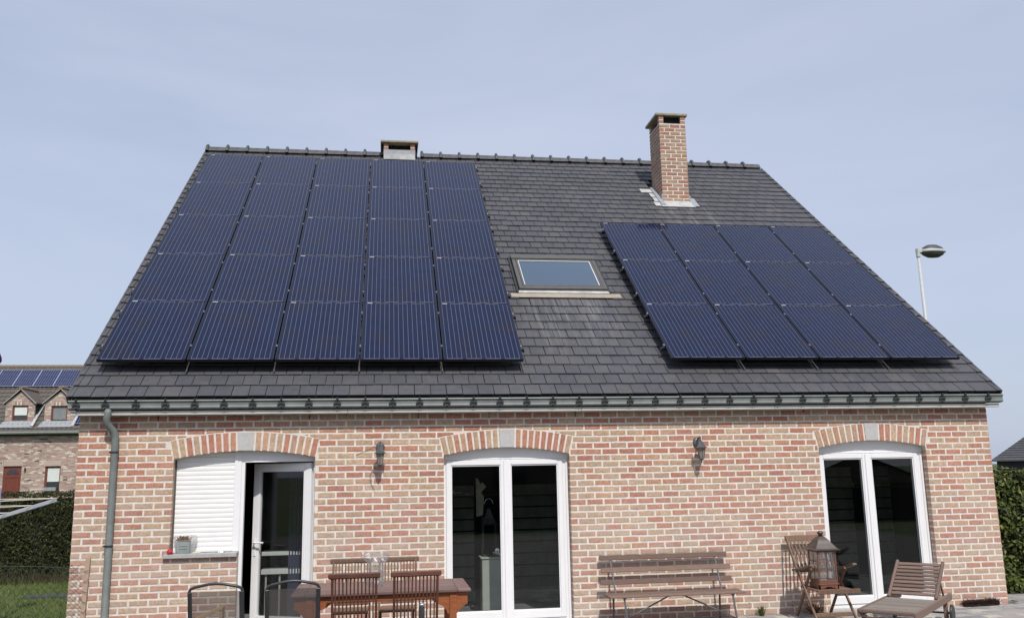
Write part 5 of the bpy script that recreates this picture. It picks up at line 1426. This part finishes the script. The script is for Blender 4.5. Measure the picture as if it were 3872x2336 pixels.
# dormers
def dormer(xc, w_, wx0, wx1, wz0, wz1, blind):
    d = thing  # parts of the neighbour house
    yf = 35.45; x0, x1 = xc - w_ / 2, xc + w_ / 2; zb, ze, za = 4.645, 5.62, 6.18
    b = MB(); side = .14
    gb = lambda x: za - (abs(x - xc)) * (za - ze) / (w_ / 2) - .02
    # front with window hole
    b.box(n_(x0, yf + .012, zb), n_(wx0, yf + .14, ze)); b.box(n_(wx1, yf + .012, zb), n_(x1, yf + .14, ze))
    b.box(n_(wx0, yf + .012, zb), n_(wx1, yf + .14, wz0)); b.box(n_(wx0, yf + .012, wz1), n_(wx1, yf + .14, ze))
    b.prism([(x0 + 14, ze), (x1 + 14, ze), (xc + 14, za)], yf - 35 + .012, yf - 35 + .14, 'y')
    dm = b.build('dormer', 'nmortar', nh)
    field(yf, x0, x1, zb, za, [(wx0, wx1, wz0, wz1 + .2)], gable=gb).build('brick_field', 'nbrick', dm, kind='stuff')
    b = MB()
    for i in range(int((wx1 - wx0 + .1) / .08)): b.box(n_(wx0 - .05 + i * .08, yf - .004, wz1 + .01), n_(wx0 - .05 + i * .08 + .066, yf + .012, wz1 + .19))
    b.build('lintel_brick', 'nbrick', dm)
    for (q0, q1) in ((x0 + .01, x0 + .05), (x1 - .05, x1 - .01)):
        b = MB(); b.box(n_(q0, yf + .14, zb - .3), n_(q1, yf + 2.4, ze)); b.build('dormer_cheek', 'darkwall', dm)
    # little roof
    oh = .10; ln = 2.6
    for s_ in (-1, 1):
        b = MB(); ex_ = w_ / 2 + .10; zl = za - (za - ze) * ex_ / (w_ / 2)
        p = [n_(xc, yf - oh, za + .16), n_(xc + s_ * ex_, yf - oh, zl + .07), n_(xc + s_ * ex_, yf + ln, zl + .07), n_(xc, yf + ln, za + .16)]
        p2 = [(q[0], q[1], q[2] - .06) for q in p]
        b.add(p + p2, [(0, 1, 2, 3), (7, 6, 5, 4), (0, 4, 5, 1), (1, 5, 6, 2), (2, 6, 7, 3), (3, 7, 4, 0)]); b.build('dormer_roof', 'pantile', dm)
        b = MB(); a0 = Vector(n_(xc, yf - oh - .012, za + .105)); a1 = Vector(n_(xc + s_ * ex_, yf - oh - .012, zl + .015)); b.bar(a0, a1, .02, .035, (0, 0, 1)); b.build('barge_board', 'stone', dm)
        for k in range(1, 6):
            b = MB(); f0 = k / 6
            a0 = Vector(p[0]).lerp(Vector(p[3]), f0); a1 = Vector(p[1]).lerp(Vector(p[2]), f0); b.bar(a0 + Vector((0, 0, .008)), a1 + Vector((0, 0, .008)), .03, .018); b.build('tile_edge', 'pantile', dm)
    b = MB(); b.tube([n_(xc, yf - oh - .03, za + .17), n_(xc, yf + ln, za + .17)], .10, 8); b.build('dormer_ridge', 'ntileridge', dm)
    b = MB(); f_ = .07; 
    for q in ((wx0, wx0 + f_, wz0, wz1), (wx1 - f_, wx1, wz0, wz1), (wx0 + f_, wx1 - f_, wz0, wz0 + f_), (wx0 + f_, wx1 - f_, wz1 - f_, wz1)): b.box(n_(q[0], yf + .07, q[2]), n_(q[1], yf + .13, q[3]))
    wf = b.build('window_frame', 'brownw', dm)
    b = MB(); b.box(n_(wx0 + f_, yf + .10, wz0 + f_), n_(wx1 - f_, yf + .115, wz1 - f_)); b.build('glass_pane', 'glassd' if blind else 'greyglass', dm)
    if blind: b = MB(); b.box(n_(wx0 + f_ + .01, yf + .088, wz0 + f_ + .21), n_(wx1 - f_ - .01, yf + .098, wz1 - f_)); b.build('blind', 'blind', dm)
    b = MB(); b.box(n_(wx0 - .05, yf - .04, wz0 - .045), n_(wx1 + .03, yf + .07, wz0)); b.build('window_sill', 'stone', dm)
    # apron flashing and cheek flashing
    zr = lambda y: 4.06 + (y - 34.75) * math.tan(nth)
    b = MB(); b.add([n_(x0 - .14, 35.02, zr(35.02) + .10), n_(x1 + .12, 35.02, zr(35.02) + .10), n_(x1 + .05, yf - .01, zb + .06), n_(x0 - .05, yf - .01, zb + .06)], [(0, 1, 2, 3)]); b.build('apron_flashing', 'lead', dm)
    b = MB(); b.bar(n_(x1 + .06, 35.05, zr(35.05) + .13), n_(x1 + .06, yf + 1.25, zr(yf + 1.25) + .13), .13, .05); b.build('side_flashing', 'leadw', dm)
    return dm
dormer(-14.26, 1.34, -14.62, -13.885, 4.727, 5.48, True)
dormer(-12.415, 1.41, -12.82, -12.06, 4.70, 5.45, False)
# joinery of the neighbour
b = MB(); b.box(n_(-14.62, 35.08, 0), n_(-13.80, 35.16, 2.53)); nd = b.build('front_door', 'brownw', nh)
b = MB(); b.box(n_(-14.52, 35.055, 2.0), n_(-13.90, 35.079, 2.04)); b.box(n_(-14.50, 35.055, .2), n_(-14.46, 35.079, 1.98)); b.box(n_(-13.96, 35.055, .2), n_(-13.92, 35.079, 1.98))
for i in range(1, 6): b.box(n_(-14.46 + i * .083 - .005, 35.068, .25), n_(-14.46 + i * .083 + .005, 35.079, 1.95))
b.build('door_panel', 'brownw', nd)
for k in range(4):
    a0, a1 = math.pi * k / 4 + .07, math.pi * (k + 1) / 4 - .07
    pts = [(-.21 + 0, 0)]; cx_, cz_ = -14.21 + 14, 2.12; r0, r1 = .06, .285
    poly = [(cx_ + r0 * math.cos(a0), cz_ + r0 * math.sin(a0))] + [(cx_ + r1 * math.cos(a0 + (a1 - a0) * i / 5), cz_ + r1 * math.sin(a0 + (a1 - a0) * i / 5)) for i in range(6)] + [(cx_ + r0 * math.cos(a1), cz_ + r0 * math.sin(a1))]
    b = MB(); b.prism(poly, .066, .079, 'y'); b.build('fanlight_pane', 'glassd', nd)
b = MB()
for q in ((-12.735, -12.65, 1.15, 2.5), (-12.09, -12.03, 1.15, 2.5), (-12.65, -12.09, 2.42, 2.5), (-12.65, -12.09, 1.15, 1.22)): b.box(n_(q[0], 35.08, q[2]), n_(q[1], 35.16, q[3]))
nwd = b.build('window', 'brownw', nh)
b = MB(); b.box(n_(-12.65, 35.12, 1.22), n_(-12.09, 35.14, 2.42)); b.build('glass_pane', 'glassd', nwd)
for i in range(7):
    b = MB(); z = 2.42 - (i + 1) * .094; b.box(n_(-12.64, 35.10, z + .004), n_(-12.10, 35.118, z + .094)); b.build('blind_slat', 'blind', nwd)
b = MB(); b.cbox(n_(-12.70, 34.86, 1.33), n_(-12.15, 35.02, 1.50)); b.build('window_box', 'planter', nwd)
b = MB(); b.cbox(n_(-13.655, 34.9, 2.28), n_(-13.585, 35.0, 2.44), .02); b.build('door_lamp', 'darkmetal', nh)
# solar panels of the neighbour
def mono_panel(x, s, cw, rw, nc, nrw, label):
    t = thing('mono_solar_panel', label, 'solar panel', (0, 0, 0), 0, 'framed solar panels on the neighbouring roof')
    W_, H_ = nc * cw + .04, nrw * rw + .04
    b = MB(); b.box((0, 0, 0), (W_, H_, .04)); b.build('backsheet', 'pvback', t)
    b = MB()
    for i in range(nc):
        for j in range(nrw):
            x0, y0, x1, y1, c = .02 + i * cw + .002, .02 + j * rw + .002, .02 + (i + 1) * cw - .002, .02 + (j + 1) * rw - .002, .024
            b.add([(x0 + c, y0, .043), (x1 - c, y0, .043), (x1, y0 + c, .043), (x1, y1 - c, .043), (x1 - c, y1, .043), (x0 + c, y1, .043), (x0, y1 - c, .043), (x0, y0 + c, .043)], [(0, 1, 2, 3, 4, 5, 6, 7)])
    b.build('cell_grid', 'pvmono', t)
    t.location = Matrix.Translation((0, 34.75, 4.06)) @ Matrix.Rotation(nth, 4, 'X') @ Vector((x, s, .10)); t.rotation_euler = (nth, 0, 0)
    return t
nm = ['second', 'third', 'fourth', 'fifth']
for i in range(5):
    mono_panel(-17.56 + i * .99, 3.86, .118, .125, 8, 12, ['leftmost solar panel in the neighbour roof row, cut by the frame edge', 'solar panel in the neighbour roof row above the left dormer, leftmost complete one', 'solar panel in the neighbour roof row directly right of the left dormer peak', 'solar panel in the neighbour roof row directly left of the right dormer peak', 'rightmost solar panel in the neighbour roof row above the right dormer'][i])
mono_panel(-11.60, .60, .118, .125, 8, 12, 'low solar panel on the neighbour roof, just behind the brick house corner')

# dark building and street lamp on the right
t = thing('dark_slate_building', 'low dark building with slate roof beyond the right hedge', 'building', (33.72, 30.0, 0), R(-38))
def d_(x, y, z): return (x - 33.72, y - 30.0, z)
b = MB(); b.box(d_(33.95, 30.3, -.03), d_(46, 38, 1.95)); b.build('wall', 'darkwall', t)
# hipped left end: ridge rises to the right
hz = 4.95; ex0, ex1, ey0, ey1, ez = 33.72, 46.3, 30.0, 38.3, 1.93
b = MB(); rxp = ex0 + 4.15; ym = (ey0 + ey1) / 2
b.add([d_(ex0, ey0, ez), d_(ex1, ey0, ez), d_(ex1, ey1, ez), d_(ex0, ey1, ez), d_(rxp, ym, hz), d_(ex1 - 1, ym, hz), d_(ex0, ey0, ez - .07), d_(ex1, ey0, ez - .07), d_(ex1, ey1, ez - .07), d_(ex0, ey1, ez - .07)],
      [(0, 1, 5, 4), (1, 2, 5), (2, 3, 4, 5), (3, 0, 4), (0, 6, 7, 1), (3, 9, 6, 0), (9, 8, 7, 6)])
rfd = b.build('roof', 'slate', t)
b = MB()
for i in range(1, 26):
    f_ = i / 26; a0 = Vector(d_(ex0, ey0, ez)).lerp(Vector(d_(rxp, ym, hz)), f_); a1 = Vector(d_(ex1, ey0, ez)).lerp(Vector(d_(ex1 - 1, ym, hz)), f_)
    b.bar(a0 + Vector((0, -.006, .008)), a1 + Vector((0, -.006, .008)), .05, .016, (0, 0, 1), .002)
b.build('slate_course', 'slate', rfd)
t = thing('street_lamp', 'tall pale street lamp with flat oval head behind the roof at right', 'street lamp', (24.2, 20, 0))
b = MB(); b.tube([(.12, 0, 0), (.09, 0, 4), (.03, 0, 9.93)], [.10, .08, .055], 12); b.build('pole', 'lamp_w', t, True)
b = MB(); b.tube([(.03, 0, 9.78), (.03, 0, 10.12)], .08, 12); b.bar((-.02, 0, 10.03), (.42, 0, 10.03), .16, .14); b.build('collar', 'lamp_w', t)
b = MB(); b.lathe([(.0, .30), (.22, .27), (.40, .18), (.50, .06), (.50, .02)], n=24, sx=1.0, sy=.55); b.build('head_shell', 'lamp_d', t, True, loc=(.66, 0, 10.0))
b = MB(); b.lathe([(.505, -.015), (.535, .0), (.535, .085), (.505, .095)], n=28, sx=1.0, sy=.56); o = b.build('head_band', 'lamp_w', t, True, loc=(.66, 0, 9.98))
b = MB(); b.lathe([(.49, -.01), (.42, -.10), (.25, -.19), (0, -.22)], n=24, sx=1.0, sy=.55); b.build('lamp_bowl', 'lamp_d', t, True, loc=(.66, 0, 9.98))

# unseen garden behind the camera, added to darken and shape the glass reflections
hedge('reflection_hedge', -12, 30, -17.8, -16.8, 1.2, 5000, .22, 'laurel', 'long low green hedge behind the viewer, unseen, added to dull the horizon reflection')
t = thing('reflection_house', 'plain dark gabled house behind the viewer, unseen, added to darken the door reflections', 'house', (8, -32, 0))  # unseen house put in to turn the middle door's reflection dark
b = MB(); b.box((-10, -5, -.03), (8, 4, 5)); b.prism([(-10, 5), (8, 5), (-1, 10)], -5, 4, 'y'); b.build('wall', 'backhouse', t)
b = MB()
for s_ in (-1, 1): b.bar((-1 + s_ * 9.6, -.5, 4.85), (-1, -.5, 10.2), 9.6, .2, (0, 0, 1))
b.build('roof', 'slate', t)
for x in (-8, -3, 1, 6):
    b = MB(); b.box((x - .7, 4.0, 1.0), (x + .7, 4.06, 2.4)); b.build('window', 'glassd', t)
t = thing('reflection_shed', 'low dark gabled shed behind the viewer, unseen, shaped for the right door reflection', 'shed', (28.7, -35, 0))  # unseen shed, shaped so its gable shows mirrored in the right door
b = MB(); b.prism([(-2.9, 0), (2.9, 0), (2.9, 1.25), (0, 2.35), (-2.9, 1.25)], -1.5, 1.5, 'y'); b.build('wall', 'backhouse', t)
b = MB()
for s_ in (-1, 1): b.bar((s_ * 3.1, 0, 1.22), (0, 0, 2.42), 3.3, .06, (0, 0, 1))
b.build('roof', 'slate', t)
